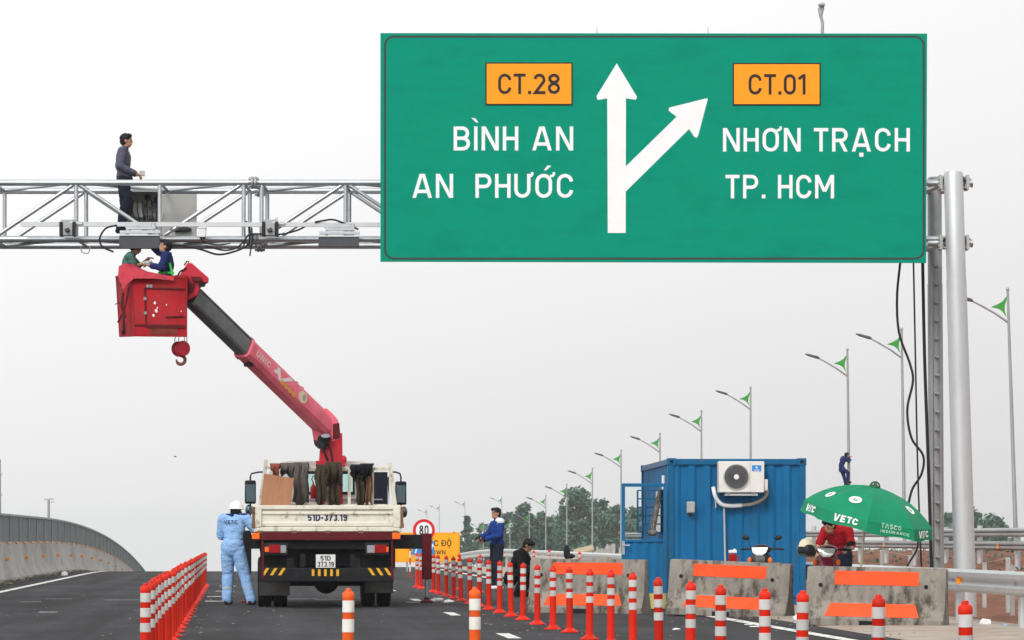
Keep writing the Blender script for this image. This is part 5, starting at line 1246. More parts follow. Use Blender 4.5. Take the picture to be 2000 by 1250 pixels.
def helmet(name, c, rz, m_shell, lab, visor=False, s=1.0):
    t = thing(name, lab, 'helmet', c, rz)
    prof = [(.001, .135), (.05, .128), (.09, .105), (.118, .06), (.126, 0), (.120, -.06), (.105, -.10), (.09, -.10), (.1, -.05), (.105, 0), (.08, .07), (.001, .115)]
    obj('shell', MB().lathe([(a*s, b*s) for a, b in prof], 22, Matrix.Rotation(R(-12), 4, 'X') @ Matrix.Diagonal((.95, 1.1, 1, 1))), m_shell, t)
    obj('trim', MB().lathe([(.128*s, -.01*s), (.129*s, -.07*s), (.112*s, -.108*s), (.105*s, -.105*s), (.118*s, -.06*s)], 22, Matrix.Rotation(R(-12), 4, 'X') @ Matrix.Diagonal((.96, 1.1, 1, 1))), black_plastic, t)
    obj('rear_trim', MB().ell((.075*s, -.04*s, -.03*s), (.075*s, .1*s, .085*s)), black_plastic, t)
    if visor: obj('visor', MB().add([Vector((.136*s*math.sin(a)*.98, -.15*s*math.cos(a), z)) for z in (.02, -.05, -.10) for a in [R(-75+15*i) for i in range(11)]], [(j*11+i, j*11+i+1, (j+1)*11+i+1, (j+1)*11+i) for j in range(2) for i in range(10)]), clear_glass, t)
    return t
helmet('helmet', P(1577, 1070, 50.9), R(-50), cream, 'cream and black motorcycle helmet hanging on the maroon scooter handlebar', True, 1.05)

# ------------------------------------------------------------------ small things
t = thing('jerrycan', 'small red can with a white cap beside the container wall behind the stained barrier', 'can', P(1431, 1096, 55.5))
obj('body', MB().box((0, 0, .02), (.13, .1, .20)), lamp_red, t, bev=.02); obj('cap', MB().box((0, 0, .155), (.13, .1, .05)).cyl((.03, 0, .17), (.03, 0, .2), .02, 10), plate_white, t, bev=.008); obj('handle', MB().tube([(.07, 0, .08), (.10, 0, .06), (.10, 0, -.03), (.07, 0, -.05)], .012, 6), lamp_red, t)
o = tag(obj('jerrycan_stand', MB().box((0, 0, .34), (.3, .25, .68)), box_grey, bev=.01), 'grey crate behind the stained barrier carrying the small red can', 'crate'); o.location = ground(1431, 55.5)
bn = tag(obj('black_bundle', MB().ell((0, 0, .12), (.075, .08, .15)).ell((.06, 0, .04), (.13, .08, .055)).ell((-.01, 0, .22), (.06, .06, .06)), mat('bundle_black', (.018, .02, .022), .9, var=.4, scale=9)), 'small black bundle lying behind the top edge of the leftmost concrete barrier', 'bundle'); bn.location = P(1107, 1090, 54.3); bn.scale = (.7, .7, .75)
def crumple(px, d, s, lab, m_=litter_white, flat=.5, dz=0):
    rg = random.Random(px); mb = MB().ell((0, 0, 0), (s, s*.8, s*flat), None, 12, 8)
    mb.v = [tuple(Vector(p)*(1+.5*noise.noise(Vector(p)*(2.2/s)+Vector((px, 0, 0))))) for p in mb.v]
    o = obj('litter', mb, m_, ang=15); c = ground(px, d); c.z += s*flat*.55+dz; o.location = c; return tag(o, lab, 'litter')
crumple(1562, 47.8, .10, 'white plastic bag on the road between the stained and the darkest barrier', flat=.9)
crumple(1477, 45.6, .10, 'crumpled white paper on the asphalt before the stained barrier', flat=.12)
crumple(1462, 46.8, .06, 'scrap of white paper lying farthest left of the two near the edge line', flat=.15)
crumple(1321, 44.3, .05, 'tiny white scrap on the asphalt among the right row posts', flat=.3)
crumple(1924, 46.5, .08, 'white crumpled rubbish at the foot of the near guard rail', flat=.7)
crumple(1965, 45.9, .05, 'small pale blue rubbish beside the guard rail post', flat=.5, m_=mat('litter_blue', (.35, .42, .52), .6))
crumple(853, 63.8, .13, 'white plastic sheet scrap at the foot of the far right row posts', flat=.35)
crumple(876, 62.8, .10, 'second white plastic scrap beside the far right row posts, nearer the crouching man', flat=.35)
crumple(126, 107, .11, 'pale rubbish lump at the foot of the left barrier, the farther of two', flat=.8)
crumple(28, 97, .10, 'flat white rubbish at the foot of the left barrier near the left edge', flat=.3)
o = tag(obj('yellow_tub', MB().lathe([(.10, 0), (.13, .02), (.15, .25), (.155, .27), (.14, .27), (.12, .05), (.001, .04)], 18), mat('tub_yellow', (.62, .52, .18), .5)), 'pale yellow tub standing between the leftmost barrier and the stained one', 'tub'); o.location = ground(1284, 56.5)

# ------------------------------------------------------------------ traffic signs beyond the truck
yd = 120.0; yc = P(837, HY, yd); yu, yv = to_uv(yc); ygz = gz(yu, yv)
ys = thing('warning_board', 'yellow roadworks board telling drivers to slow down, half hidden by the outrigger', 'sign', Vector((yc.x, yd, ygz)))
def yp(px, py): p = P(px, py, yd)-ys.location; return p.x, p.z
obj('board', MB().prism([yp(772, 1098), yp(898, 1098), yp(898, 1040), yp(772, 1040)], 0, .05), sign_yellow, ys)
mb = MB()
for poly in ribbon([yp(774, 1096.5), yp(896, 1096.5), yp(896, 1041.5), yp(774, 1041.5)], .018, True): mb.add([(v.x, -.004, v.y) for v in poly], [(0, 1, 2, 3)])
obj('border_line', mb, sign_orange, ys, flat=True)
for txt, x0, x1, y0, y1 in (('GIẢM TỐC ĐỘ', 785, 881.5, 1055, 1066.5), ('SLOW DOWN', 799, 870, 1074.5, 1083)):
    a, b = yp(x0, y1), yp(x1, y0); obj('lettering', text_mb(txt, a[0], b[0], a[1], b[1], -.005, .16), sign_ink, ys, flat=True)
for px in (795, 875): x = yp(px, 0)[0]; obj('leg', MB().box((x, .08, (yp(0, 1040)[1])/2), (.06, .06, yp(0, 1040)[1])), galv_dull, ys)
sc = P(828, 1035.5, 118.0); su, sv = to_uv(sc)
ss_ = thing('speed_sign', 'round red and white 80 speed limit sign standing in front of the yellow board', 'sign', Vector((sc.x, 118, gz(su, sv))))
o = sc-ss_.location; r = 21.5*118/FPX
obj('disc', MB().lathe([(r, 0), (r, .02)], 40, Matrix.Translation(o) @ RX), sign_white, ss_)
obj('red_ring', MB().lathe([(r*.74, .019), (r*.74, .023), (r*1.005, .023), (r*1.005, .0)], 40, Matrix.Translation(o) @ RX, cap=False), sign_redring, ss_)
a = P(819, 1045, 118)-ss_.location; b = P(837, 1026, 118)-ss_.location
obj('lettering', text_mb('80', a.x, b.x, a.z, b.z, o.y-.026, .16, bold=.09), sign_ink, ss_, flat=True)
obj('pole', MB().cyl((o.x, .05, -.2), (o.x, .05, o.z+.2), .03, 10), galv_dull, ss_)
bc = P(826, 1069, 115.0); bu_, bv_ = to_uv(bc)
bs = thing('direction_plate', 'blue sign with white arrows between the outrigger leg and the yellow board', 'sign', Vector((bc.x, 115, gz(bu_, bv_))))
def b2(px, py): p = P(px, py, 115)-bs.location; return p.x, p.z
obj('plate', MB().prism([b2(805, 1084), b2(848, 1084), b2(848, 1057), b2(805, 1057)], 0, .03), sign_blue, bs)
mb = MB()
for c in (814, 843):
    mb.add([(x, -.004, z) for x, z in (b2(c-4, 1080), b2(c-1.5, 1081), b2(c+2, 1068), b2(c+4, 1069), b2(c+3, 1061), b2(c-2.5, 1065), b2(c-.5, 1067))], [tuple(range(7))])
obj('white_arrow', mb, sign_white, bs, flat=True); obj('leg', MB().box((b2(826, 0)[0], .06, b2(0, 1070)[1]/2), (.05, .05, b2(0, 1070)[1])), galv_dull, bs)
t = thing('marker_pole', 'thin red and white striped marker pole far behind the truck', 'pole', ground(801, 100))
mb = MB(); mc = MB()
for i in range(5): (mb if i % 2 else mc).cyl((0, 0, .2*i), (0, 0, .2*i+.2), .022, 8)
obj('white_stripe', mb, post_white, t); obj('red_stripe', mc, post_red, t)

# ------------------------------------------------------------------ street lamps
def street_lamp(H, lab, small=False, seed=0, group='street lamps along the slip road'):
    t = thing('street_lamp', lab, 'street lamp', (0, 0, 0), 0, group)
    obj('pole', MB().tube([(0, 0, 0), (0, 0, .3), (0, 0, .32), (0, 0, H)], [.11, .11, .085, .045], 12).ell((0, 0, H), (.06, .06, .09)), galv_dull, t)
    k = 1.0
    ar = [Vector((0, 0, H-1.22)), Vector((-.5, 0, H-.85)), Vector((-1.0, 0, H-.55)), Vector((-1.4, 0, H-.33)), Vector((-1.85, 0, H-.2))]
    obj('arm', MB().tube(ar, [.045, .04, .036, .033, .03], 8), galv_dull, t)
    obj('lamp_head', MB().tube([(-1.28, 0, H-.38), (-1.36, 0, H-.345), (-1.78, 0, H-.22), (-1.94, 0, H-.17)], [.04, .07, .06, .025], 10), mat('lamp_head_grey', (.10, .10, .12), .5), t)
    # curved green wing between pole and arm
    pts = [(-.03, H-.25)]+[(-.03-.22*math.sin(R(a)), H-.70+.42*math.cos(R(a))) for a in (12, 40, 70, 90)]+[(-.22, H-.80), (-.14, H-1.0), (-.03, H-1.18), (-.35, H-.93), (-.98, H-.54), (-.62, H-.52), (-.3, H-.45)]
    wing = [(-.04, H-.24), (-.20, H-.43), (-.38, H-.53), (-.64, H-.63), (-.36, H-.70), (-.22, H-.80), (-.07, H-1.02), (-.13, H-.78), (-.12, H-.58), (-.06, H-.42)]
    n = len(wing); tri = [(0, 1, 9), (1, 8, 9), (1, 2, 8), (2, 4, 8), (2, 3, 4), (4, 7, 8), (4, 5, 7), (5, 6, 7)]
    mb = MB().add([(x, y, z) for y in (-.015, .015) for x, z in wing], tri+[tuple(i+n for i in f[::-1]) for f in tri]+[(i, (i+1) % n, (i+1) % n+n, i+n) for i in range(n)])
    obj('green_wing', mb, lamp_green, t, flat=False)
    return t
lampl = [(1968, 565, 125), (1761, 643, 145), (1655, 683, 157), (1466, 757, 190), (1370, 803, 204), (1289, 847, 222), (1213, 880, 248), (1157, 915, 268), (1107, 946, 300), (1066, 968, 339), (1034, 1000, 384), (996, 1016, 425), (944, 1020, 470)]
for i, (px, py, d) in enumerate(lampl):
    top = P(px, py, d); u, v = to_uv(top); z0 = gz(u, v); H = top.z-z0
    t = street_lamp(H, 'tall street lamp with a green wing, %s nearest along the slip road' % ORD[i]); t.location = (top.x+ (0.3 if i < 3 else 0), d, z0)
    if i < 3: t.rotation_euler = (0, R(-(1.9, .8, .7)[i]), 0); t.location = Vector((top.x, d, top.z))+Matrix.Rotation(R(-(1.9, .8, .7)[i]), 3, 'Y') @ Vector((0, 0, -H))
for i, (px, py, d) in enumerate(((980, 970, 560), (908, 978, 620), (858, 986, 660), (834, 994, 700))):
    top = P(px, py, d); u, v = to_uv(top); z0 = gz(u, v)
    t = street_lamp(top.z-z0, 'faint distant street lamp above the far trees, %s from the right' % ORD[i], group='faint distant street lamps'); t.location = (top.x, d, z0)
t = thing('twin_lamp', 'small twin headed lamp showing over the left barrier panels', 'street lamp', Vector((P(95, 1000, 200).x, 200, -3.5)))
zz = P(95, 976, 200).z+3.5
obj('pole', MB().tube([(0, 0, 0), (0, 0, zz)], [.1, .07], 8), galv_dull, t); obj('lamp_head', MB().bar((-.25, 0, zz), (.3, 0, zz+.05), .1, .08).bar((.1, 0, zz-.15), (.32, 0, zz-.12), .08, .06), box_grey, t)
t = thing('mast', 'tall grey mast cut off by the left edge of the view', 'mast', Vector((P(-1, 1000, 150).x, 150, -3)))
zz = P(0, 897, 150).z+3
obj('pole', MB().tube([(0, 0, 0), (0, 0, zz)], [.09, .06], 8), galv_dull, t); obj('collar', MB().lathe([(.1, 0), (.1, .08)], 8, Matrix.Translation((0, 0, zz-.7))).lathe([(.1, 0), (.1, .08)], 8, Matrix.Translation((0, 0, zz-1.6))), box_grey, t)
# bird
t = thing('bird', 'tiny dark bird flying in the pale sky left of the crane', 'bird', P(342, 892, 140)); t.scale = (.45, .45, .45)
mb = MB().tube([(-.14, 0, 0), (-.06, 0, .01), (.04, 0, .02), (.1, 0, .02), (.15, 0, .015)], [.01, .045, .05, .03, .005], 8)
mb.add([(-.02, 0, .03), (.05, 0, .03), (.0, -.2, .07), (-.05, -.28, .02), (.0, .2, .07), (-.05, .28, .02)], [(0, 1, 2), (0, 2, 3), (1, 0, 4), (4, 0, 5)])
obj('body', mb, mat('bird_dark', (.16, .16, .17), .8), t)

# ------------------------------------------------------------------ people
def remesh(mb, vox, it=3, wrinkle=0.0, wf=9.0, seed=0):
    me = mb.mesh('tmp', [], ang=180); o = bpy.data.objects.new('tmp', me); COL.objects.link(o)
    r = o.modifiers.new('r', 'REMESH'); r.mode = 'VOXEL'; r.voxel_size = vox
    s = o.modifiers.new('s', 'SMOOTH'); s.factor = .5; s.iterations = it
    dg = bpy.context.evaluated_depsgraph_get(); dg.update()
    m2 = bpy.data.meshes.new_from_object(o.evaluated_get(dg))
    bpy.data.objects.remove(o); bpy.data.meshes.remove(me)
    if wrinkle:
        for v in m2.vertices:
            p = Vector(v.co)*wf+Vector((seed, seed, 0)); q2 = Vector((p.x*1.3+p.z*1.1, p.y*1.3-p.z*.9, p.z*2.2)); v.co += v.normal*(wrinkle*(noise.noise(p)+.9*(1-2*abs(noise.noise(q2)))))
    m2.polygons.foreach_set('use_smooth', [True]*len(m2.polygons)); m2.materials.clear()
    return m2
STAND = dict(pel=(0, 0, .95), wst=(0, 0, 1.08), che=(0, 0, 1.27), nek=(-.01, 0, 1.47), hed=(.02, 0, 1.585),
             shR=(-.01, .185, 1.40), shL=(-.01, -.185, 1.40), elR=(-.03, .235, 1.12), elL=(-.03, -.235, 1.12), wrR=(.06, .25, .87), wrL=(.06, -.25, .87),
             hiR=(0, .09, .92), hiL=(0, -.09, .92), knR=(.02, .10, .49), knL=(.02, -.10, .49), anR=(-.02, .10, .09), anL=(-.02, -.10, .09))
def person(lab, loc, face, J=None, scale=1.0, top=None, legs=None, shoes=None, sleeve=1.0, look=(1, 0, 0), hat=None, toe=None, fist=('R', 'L'), top2=None, name='person', gloves=None, loose=1.0, seed=0, mod=None, has_hair=True):
    """face: heading in degrees in the camera's ground plane (0 right, 90 away from the camera); joints are (forward, to the person's right, up)"""
    j = dict(STAND); j.update(J or {})
    f = Vector((math.cos(R(face)), math.sin(R(face)), 0)); r = Vector((f.y, -f.x, 0)); up = Vector((0, 0, 1))
    def W(p): return (f*p[0]+r*p[1]+up*p[2])*scale
    g_ = {k: W(v) for k, v in j.items()}; S = scale
    t = thing(name, lab, 'person', loc)
    ld = (f*look[0]+r*look[1]+up*look[2]).normalized()
    lx = ld.cross(up).normalized(); lu = lx.cross(ld)                # head axes: right, forward, up
    HM = Matrix(((lx.x, ld.x, lu.x, 0), (lx.y, ld.y, lu.y, 0), (lx.z, ld.z, lu.z, 0), (0, 0, 0, 1)))
    def hp(x, y, z): return g_['hed']+(lx*x+ld*y+lu*z)*S
    b = MB(); c = lambda p, q_, a, e: b.capsule(p, q_, a*S, e*S)
    b.ell(g_['hed']+lu*.015*S, (.074*S, .092*S, .098*S), HM, 16, 12); b.ell(hp(0, .022, -.055), (.056*S, .066*S, .062*S), HM, 14, 10); b.ell(hp(0, .045, -.093), (.028*S, .024*S, .02*S), HM)
    b.capsule(hp(0, .086, .012), hp(0, .099, -.024), .010*S, .014*S, 8); b.ell(hp(0, .083, -.058), (.026*S, .012*S, .010*S), HM, 10, 6)
    for s in (-1, 1): b.ell(hp(s*.076, -.008, -.005), (.012*S, .022*S, .033*S), HM, 8, 6)
    c(g_['nek']-up*.05*S, g_['hed']-lu*.04*S, .056, .052)
    ax = (g_['che']-g_['pel']).normalized(); sr = (g_['shR']-g_['shL']).normalized(); sf = ax.cross(sr)
    if sf.dot(f) < 0: sf = -sf
    TM = Matrix(((sr.x, sf.x, ax.x, 0), (sr.y, sf.y, ax.y, 0), (sr.z, sf.z, ax.z, 0), (0, 0, 0, 1)))
    hr = (g_['hiR']-g_['hiL']).normalized()
    def torso(m, k):
        m.ell(g_['che'], (.155*S+k, .108*S+k, .20*S+k), TM, 18, 12); m.ell(g_['wst'], (.135*S+k, .098*S+k, .18*S+k), TM, 16, 10)
        m.capsule(g_['shL']+sr*.03*S, g_['shR']-sr*.03*S, .062*S+k, .062*S+k); m.capsule(g_['nek']-up*.03*S-sr*.02*S, g_['shR']-sr*.06*S, .05*S+k, .05*S+k); m.capsule(g_['nek']-up*.03*S+sr*.02*S, g_['shL']+sr*.06*S, .05*S+k, .05*S+k)
    torso(b, 0); b.ell(g_['pel'], (.155*S, .11*S, .12*S), TM, 16, 10)
    for s in 'RL':
        c(g_['sh'+s], g_['el'+s], .05, .04); c(g_['el'+s], g_['wr'+s], .039, .027)
        c(g_['hi'+s], g_['kn'+s], .082, .056); c(g_['kn'+s], g_['an'+s], .054, .038)
        d = (g_['wr'+s]-g_['el'+s]).normalized(); side = d.cross(up)
        if side.length < .2: side = r.copy()
        side.normalize(); pn_ = side.cross(d).normalized()
        wr = g_['wr'+s]; b.capsule(wr, wr+d*.05*S, .027*S, .032*S); b.capsule(wr+d*.06*S-side*.02*S, wr+d*.075*S+side*.02*S, .021*S, .021*S)
        for i, (o_, ln) in enumerate(((-.030, .072), (-.010, .082), (.011, .078), (.031, .062))):
            p0 = wr+(d*.085+side*o_)*S; p1 = p0+(d*.55-pn_*.25)*ln*S; p2 = p1+(d*.25-pn_*.5)*ln*S
            b.capsule(p0, p1, .0105*S, .0095*S, 8); b.capsule(p1, p2, .0095*S, .008*S, 8)
        k = 1 if s == 'L' else -1
        p0 = wr+(d*.03+side*.028*k)*S; p1 = p0+(d*.035+side*.028*k-pn_*.015)*S; b.capsule(p0, p1, .015*S, .012*S, 8); b.capsule(p1, p1+(d*.03-pn_*.012)*S, .012*S, .009*S, 8)
        td = (W(toe[s]) if toe and s in toe else f*S).normalized()
        b.capsule(g_['an'+s]-up*.04*S-td*.03*S, g_['an'+s]-up*.055*S+td*.13*S, .04*S, .032*S)
    bm = remesh(b, .0085*S, 3); bm.materials.append(skin); bd_ = obj('body', bm, None, t)
    # eyes, brows, mouth
    e = MB()
    for s in (-1, 1):
        e.ell(hp(s*.031, .083, .012), (.013*S, .006*S, .006*S), HM, 8, 5); e.ell(hp(s*.032, .084, .032), (.019*S, .006*S, .0045*S), HM, 8, 5)
    obj('eyes', e, hair_m, t)
    obj('lips', MB().ell(hp(0, .093, -.058), (.021*S, .005*S, .006*S), HM, 8, 5), mat('lips', (.30, .11, .09), .5), t)
    if has_hair:
        h = MB(); h.ell(hp(0, -.020, .045), (.085*S, .098*S, .082*S), HM, 16, 10); h.ell(hp(0, -.045, .0), (.080*S, .068*S, .085*S), HM, 14, 9); h.ell(hp(.015, .045, .085), (.060*S, .048*S, .035*S), HM, 10, 7)
        hm = remesh(h, .011*S, 1, .010*S, 32, seed); hm.materials.append(hair_m); obj('hair', hm, None, t)
    if hat:
        obj('hard_hat', MB().lathe([(.145*S, -.005*S), (.142*S, .008*S), (.122*S, .012*S), (.118*S, .05*S), (.09*S, .10*S), (.05*S, .125*S), (.001, .132*S)], 24, Matrix.Translation(hp(0, -.005, .04)) @ HM @ Matrix.Diagonal((.92, 1.08, 1, 1))).tube([hp(0, -.125, .06), hp(0, -.09, .13), hp(0, 0, .178), hp(0, .09, .13), hp(0, .12, .06)], .012*S, 6), hat, t)
        obj('head_strap', MB().lathe([(.10*S, -.055*S), (.10*S, -.03*S), (.094*S, -.03*S), (.094*S, -.055*S)], 18, Matrix.Translation(hp(0, -.01, .03)) @ HM), black_plastic, t)
    K = .016*loose
    if legs:
        m = MB(); m.ell(g_['pel']-up*.02*S, (.158*S+K, .118*S+K, .13*S+K), TM, 16, 10)
        for s in 'RL':
            m.capsule(g_['hi'+s], g_['kn'+s], .088*S+K, .064*S+K); a = g_['an'+s]+(g_['kn'+s]-g_['an'+s]).normalized()*.0; m.capsule(g_['kn'+s], a, .062*S+K, .050*S+K)
        lm = remesh(m, .013, 3, .010*min(loose, 1.1), 8, seed+3); lm.materials.append(legs); obj('trousers', lm, None, t)
    if top:
        m = MB(); torso(m, K); m.ell(g_['pel']+ax*.03*S, (.155*S+K*1.3, .112*S+K*1.3, .10*S+K), TM, 16, 10)
        for s in 'RL':
            m.capsule(g_['sh'+s], g_['sh'+s].lerp(g_['el'+s], min(1, sleeve*2)), .056*S+K, .048*S+K)
            if sleeve > .5: m.capsule(g_['el'+s], g_['el'+s].lerp(g_['wr'+s], (sleeve-.5)*2*.95), .046*S+K, .034*S+K)
        tm = remesh(m, .013, 3, .010*min(loose, 1.1), 9, seed+5); tm.materials.append(top)
        sh = obj('shirt', tm, None, t)
        m = MB(); m.lathe([(.075*S, -.02*S), (.082*S, .0), (.072*S, .035*S), (.062*S, .03*S), (.066*S, 0)], 16, Matrix.Translation(g_['nek']-up*.015*S) @ TM); obj('collar', m, top2 or top, t)
    if shoes:
        m = MB()
        for s in 'RL':
            td = (W(toe[s]) if toe and s in toe else f*S).normalized()
            m.capsule(g_['an'+s]-up*.035*S-td*.035*S, g_['an'+s]-up*.045*S+td*.14*S, .052*S, .042*S); m.capsule(g_['an'+s]+up*.02*S, g_['an'+s]-up*.03*S, .052*S, .055*S)
        sm = remesh(m, .012, 2); sm.materials.append(shoes); obj('shoes', sm, None, t)
    if gloves:
        m = MB()
        for s in gloves[1]:
            d = (g_['wr'+s]-g_['el'+s]).normalized(); m.capsule(g_['wr'+s]-d*.03*S, g_['wr'+s]+d*.06*S, .036*S, .042*S); m.capsule(g_['wr'+s]+d*.06*S, g_['wr'+s]+d*.13*S, .04*S, .028*S)
        gm = remesh(m, .011, 2, .006, 20, seed); gm.materials.append(gloves[0]); obj('gloves', gm, None, t)
    return t, g_, TM, S
def cloth(name, col, **k): return mat(name, col, .85, var=k.pop('var', .10), scale=k.pop('scale', 7), stain=tuple(x*.75 for x in col), stain_amt=.15, stain_scale=9, bump=.3, bscale=50)
navy = cloth('cloth_navy', (.012, .016, .032)); blue_j = cloth('cloth_blue', (.008, .038, .20)); sky_b = cloth('cloth_sky_blue', (.27, .46, .76)); slate = cloth('cloth_slate', (.085, .085, .12)); black_c = cloth('cloth_black', (.010, .010, .012)); white_c = cloth('cloth_white', (.74, .74, .76)); red_c = cloth('cloth_red', (.33, .006, .014)); green_c = cloth('cloth_teal_green', (.055, .135, .11)); blue_d = cloth('cloth_dark_blue', (.012, .024, .105)); glove_g = cloth('glove_grey', (.09, .09, .10)); boot = cloth('boot_dark', (.06, .028, .024))
# 1 on the truss
fz = P(240, 455, 60.7)
t, G, TM, S = person('man in slate shirt and navy trousers standing up on the truss', P(241, 456, 60.7), 4, dict(hed=(.055, 0, 1.59), nek=(.01, 0, 1.47), elR=(-.06, .24, 1.13), wrR=(.19, .14, 1.03), elL=(-.02, -.24, 1.13), wrL=(.20, -.10, 1.04), knR=(.06, .10, .50), anR=(-.04, .09, .09), anL=(-.06, -.10, .09), pel=(.02, 0, .95)), scale=1.03, top=slate, legs=navy, shoes=black_c, look=(1, .12, .02), loose=1.15, seed=1, top2=black_c)
hd_ = tag(obj('handheld_device', MB().box((0, 0, 0), (.09, .07, .09)).cyl((.0, -.03, -.02), (.05, -.03, -.05), .022, 8), box_grey, bev=.015), 'small pale device held in the hands of the man on the truss', 'device'); hd_.location = t.location+G['wrR'].lerp(G['wrL'], .5)+Vector((.13, 0, .0))
# 2, 3 in the bucket
bz = P(300, 656, 59.55).z+.02
def at(px, d, z): p = P(px, HY, d); return Vector((p.x, d, z))
t, G, TM, S = person('worker in green t-shirt bent over at the left in the red bucket', at(249, 59.80, bz), 6, dict(hed=(.15, 0, 1.53), nek=(.07, 0, 1.43), che=(.03, 0, 1.24), shR=(.04, .19, 1.36), shL=(.05, -.18, 1.37), elR=(.12, .20, 1.20), wrR=(.30, .10, 1.25), elL=(.20, -.20, 1.22), wrL=(.33, -.06, 1.32)), top=green_c, legs=navy, sleeve=.42, look=(.8, .1, -.45), shoes=black_c, gloves=(cloth('glove_white', (.5, .5, .48)), 'R'), seed=2)
t, G, TM, S = person('worker in dark blue reaching up to the reader panel from the red bucket', at(326, 59.58, bz), 178, dict(hed=(.03, 0, 1.575), nek=(-.01, 0, 1.46), shR=(.02, .19, 1.42), elR=(.18, .24, 1.50), wrR=(.33, .20, 1.63), shL=(.0, -.19, 1.41), elL=(.06, -.27, 1.18), wrL=(.24, -.22, 1.22)), scale=.97, top=blue_d, legs=navy, shoes=black_c, look=(.9, -.1, .35), seed=3)
hv = cloth('strap_green', (.05, .55, .08)); m = MB()
for s in (-.09, .09): m.box(t.location*0+G['che']+Vector((.0+s, -.15, -.10)), (.035, .02, .22), ry=R(14*(1 if s < 0 else -1)))
m.box(G['wst']+Vector((0, -.135, .02)), (.28, .02, .035)); obj('harness', m, hv, t)
# 4 helper beside the truck
t, G, TM, S = person('worker in pale blue overalls and white hard hat seen from behind beside the truck', ground(461, 60.6), 72, dict(
    pel=(-.02, -.06, .97), wst=(.0, -.055, 1.10), che=(.03, -.05, 1.28), nek=(.04, -.04, 1.48), hed=(.09, -.03, 1.56), shR=(.05, .16, 1.435), shL=(.04, -.25, 1.425), elR=(.13, .34, 1.22), wrR=(.32, .26, 1.22), elL=(.12, -.31, 1.16), wrL=(.26, -.12, 1.12),
    hiR=(-.01, .035, .93), hiL=(-.02, -.14, .93), knR=(.04, .14, .50), anR=(.0, .27, .09), knL=(.03, -.16, .50), anL=(-.02, -.15, .09)), scale=1.06, top=sky_b, legs=sky_b, shoes=boot, look=(1, .18, -.05), hat=mat('hard_hat_white', (.82, .82, .81), .35, coat=.2), loose=2.1, seed=4, top2=blue_d)
m = MB()
BF = TM.to_3x3(); ori = G['che']
def backpt(x, z, l): 
    p = ori+(BF @ Vector((x, 0, z)))*S
    return p-(BF @ Vector((0, 1, 0)))*((.135+.025*loose_k)*S*math.sqrt(max(.1, 1-(x/.23)**2-(z/.34)**2*.6))+l+.012)
loose_k = 1.6
obj('lettering', text_mb('VETC', -.12, .12, .045, .105, fn=lambda x, z, l: backpt(x, z, l), bold=.12), ink_blue, t, flat=True)
m = MB()
for s in 'RL':
    k, a = G['kn'+s], G['an'+s]; p0 = k.lerp(a, .52); p1 = k.lerp(a, .58); m.tube([p0, p1], .092*S, 16)
obj('reflective_tape', m, mat('tape_grey', (.55, .52, .50), .4), t)
m = MB(); m.capsule(G['shL']+Vector((0, -.02, .055)), G['nek']+Vector((-.03, -.03, -.0)), .05, .05); m.capsule(G['nek']+Vector((.03, -.03, -.0)), G['shR']+Vector((0, -.02, .055)), .05, .05)
ym = remesh(m, .012, 2); ym.materials.append(blue_d); obj('yoke', ym, None, t)
# 5 man in blue jacket, 6 crouching man
t, G, TM, S = person('man in blue jacket with white shoulders standing behind the lane posts', ground(971, 78.0), -158, dict(hed=(.03, .0, 1.595), elR=(.08, .27, 1.15), wrR=(.30, .16, 1.10), elL=(.05, -.26, 1.14), wrL=(.28, -.13, 1.06), knR=(.03, .11, .5), knL=(.03, -.11, .5), anR=(-.02, .16, .09), anL=(0, -.13, .09)), scale=1.09, top=blue_j, legs=navy, shoes=white_c, look=(1, -.25, -.03), gloves=(black_c, 'RL'), loose=1.5, seed=6, top2=blue_j)
m = MB()
for s in 'RL': m.capsule(G['sh'+s]+Vector((0, -.02, .025)), G['nek'].lerp(G['sh'+s], .3)+Vector((0, -.03, -.01)), .084, .078); 
for s in 'RL': m.capsule(G['nek'].lerp(G['sh'+s], .5)+Vector((0, -.07, -.02)), G['nek'].lerp(G['sh'+s], .62)+Vector((0, -.11, -.13)), .062, .05)
ym = remesh(m, .012, 2); ym.materials.append(white_c); obj('yoke', ym, None, t)
t, G, TM, S = person('man in black crouching with bowed head beside the leftmost concrete barrier', ground(1010, 69.0), -20, dict(
    pel=(-.12, 0, .36), wst=(-.06, 0, .50), che=(.03, 0, .68), nek=(.12, 0, .87), hed=(.22, 0, .95), shR=(.07, .20, .80), shL=(.07, -.20, .80), elR=(.20, .27, .55), wrR=(.42, .16, .45), elL=(.20, -.24, .55), wrL=(.42, -.12, .48), hiR=(-.10, .10, .36), hiL=(-.10, -.10, .36), knR=(.27, .18, .52), knL=(.27, -.18, .54), anR=(.06, .14, .09), anL=(.06, -.14, .09)), scale=1.08, top=black_c, legs=black_c, shoes=black_c, sleeve=.9, look=(.75, .0, -.55), seed=7)
# 7 red shirt
t, G, TM, S = person('man in red polo shirt bending over the maroon scooter under the parasol', ground(1641, 52.6), -118, dict(
    pel=(-.05, 0, .93), wst=(.0, 0, 1.05), che=(.07, .02, 1.20), nek=(.19, .03, 1.32), hed=(.29, .06, 1.365), shR=(.10, .20, 1.30), shL=(.12, -.18, 1.31), elR=(.22, .27, 1.06), wrR=(.42, .20, .98), elL=(.14, -.26, 1.04), wrL=(.36, -.27, 1.02)), top=red_c, legs=navy, shoes=black_c, sleeve=.42, look=(.85, .2, -.35), gloves=(glove_g, 'L'), seed=8, top2=red_c)
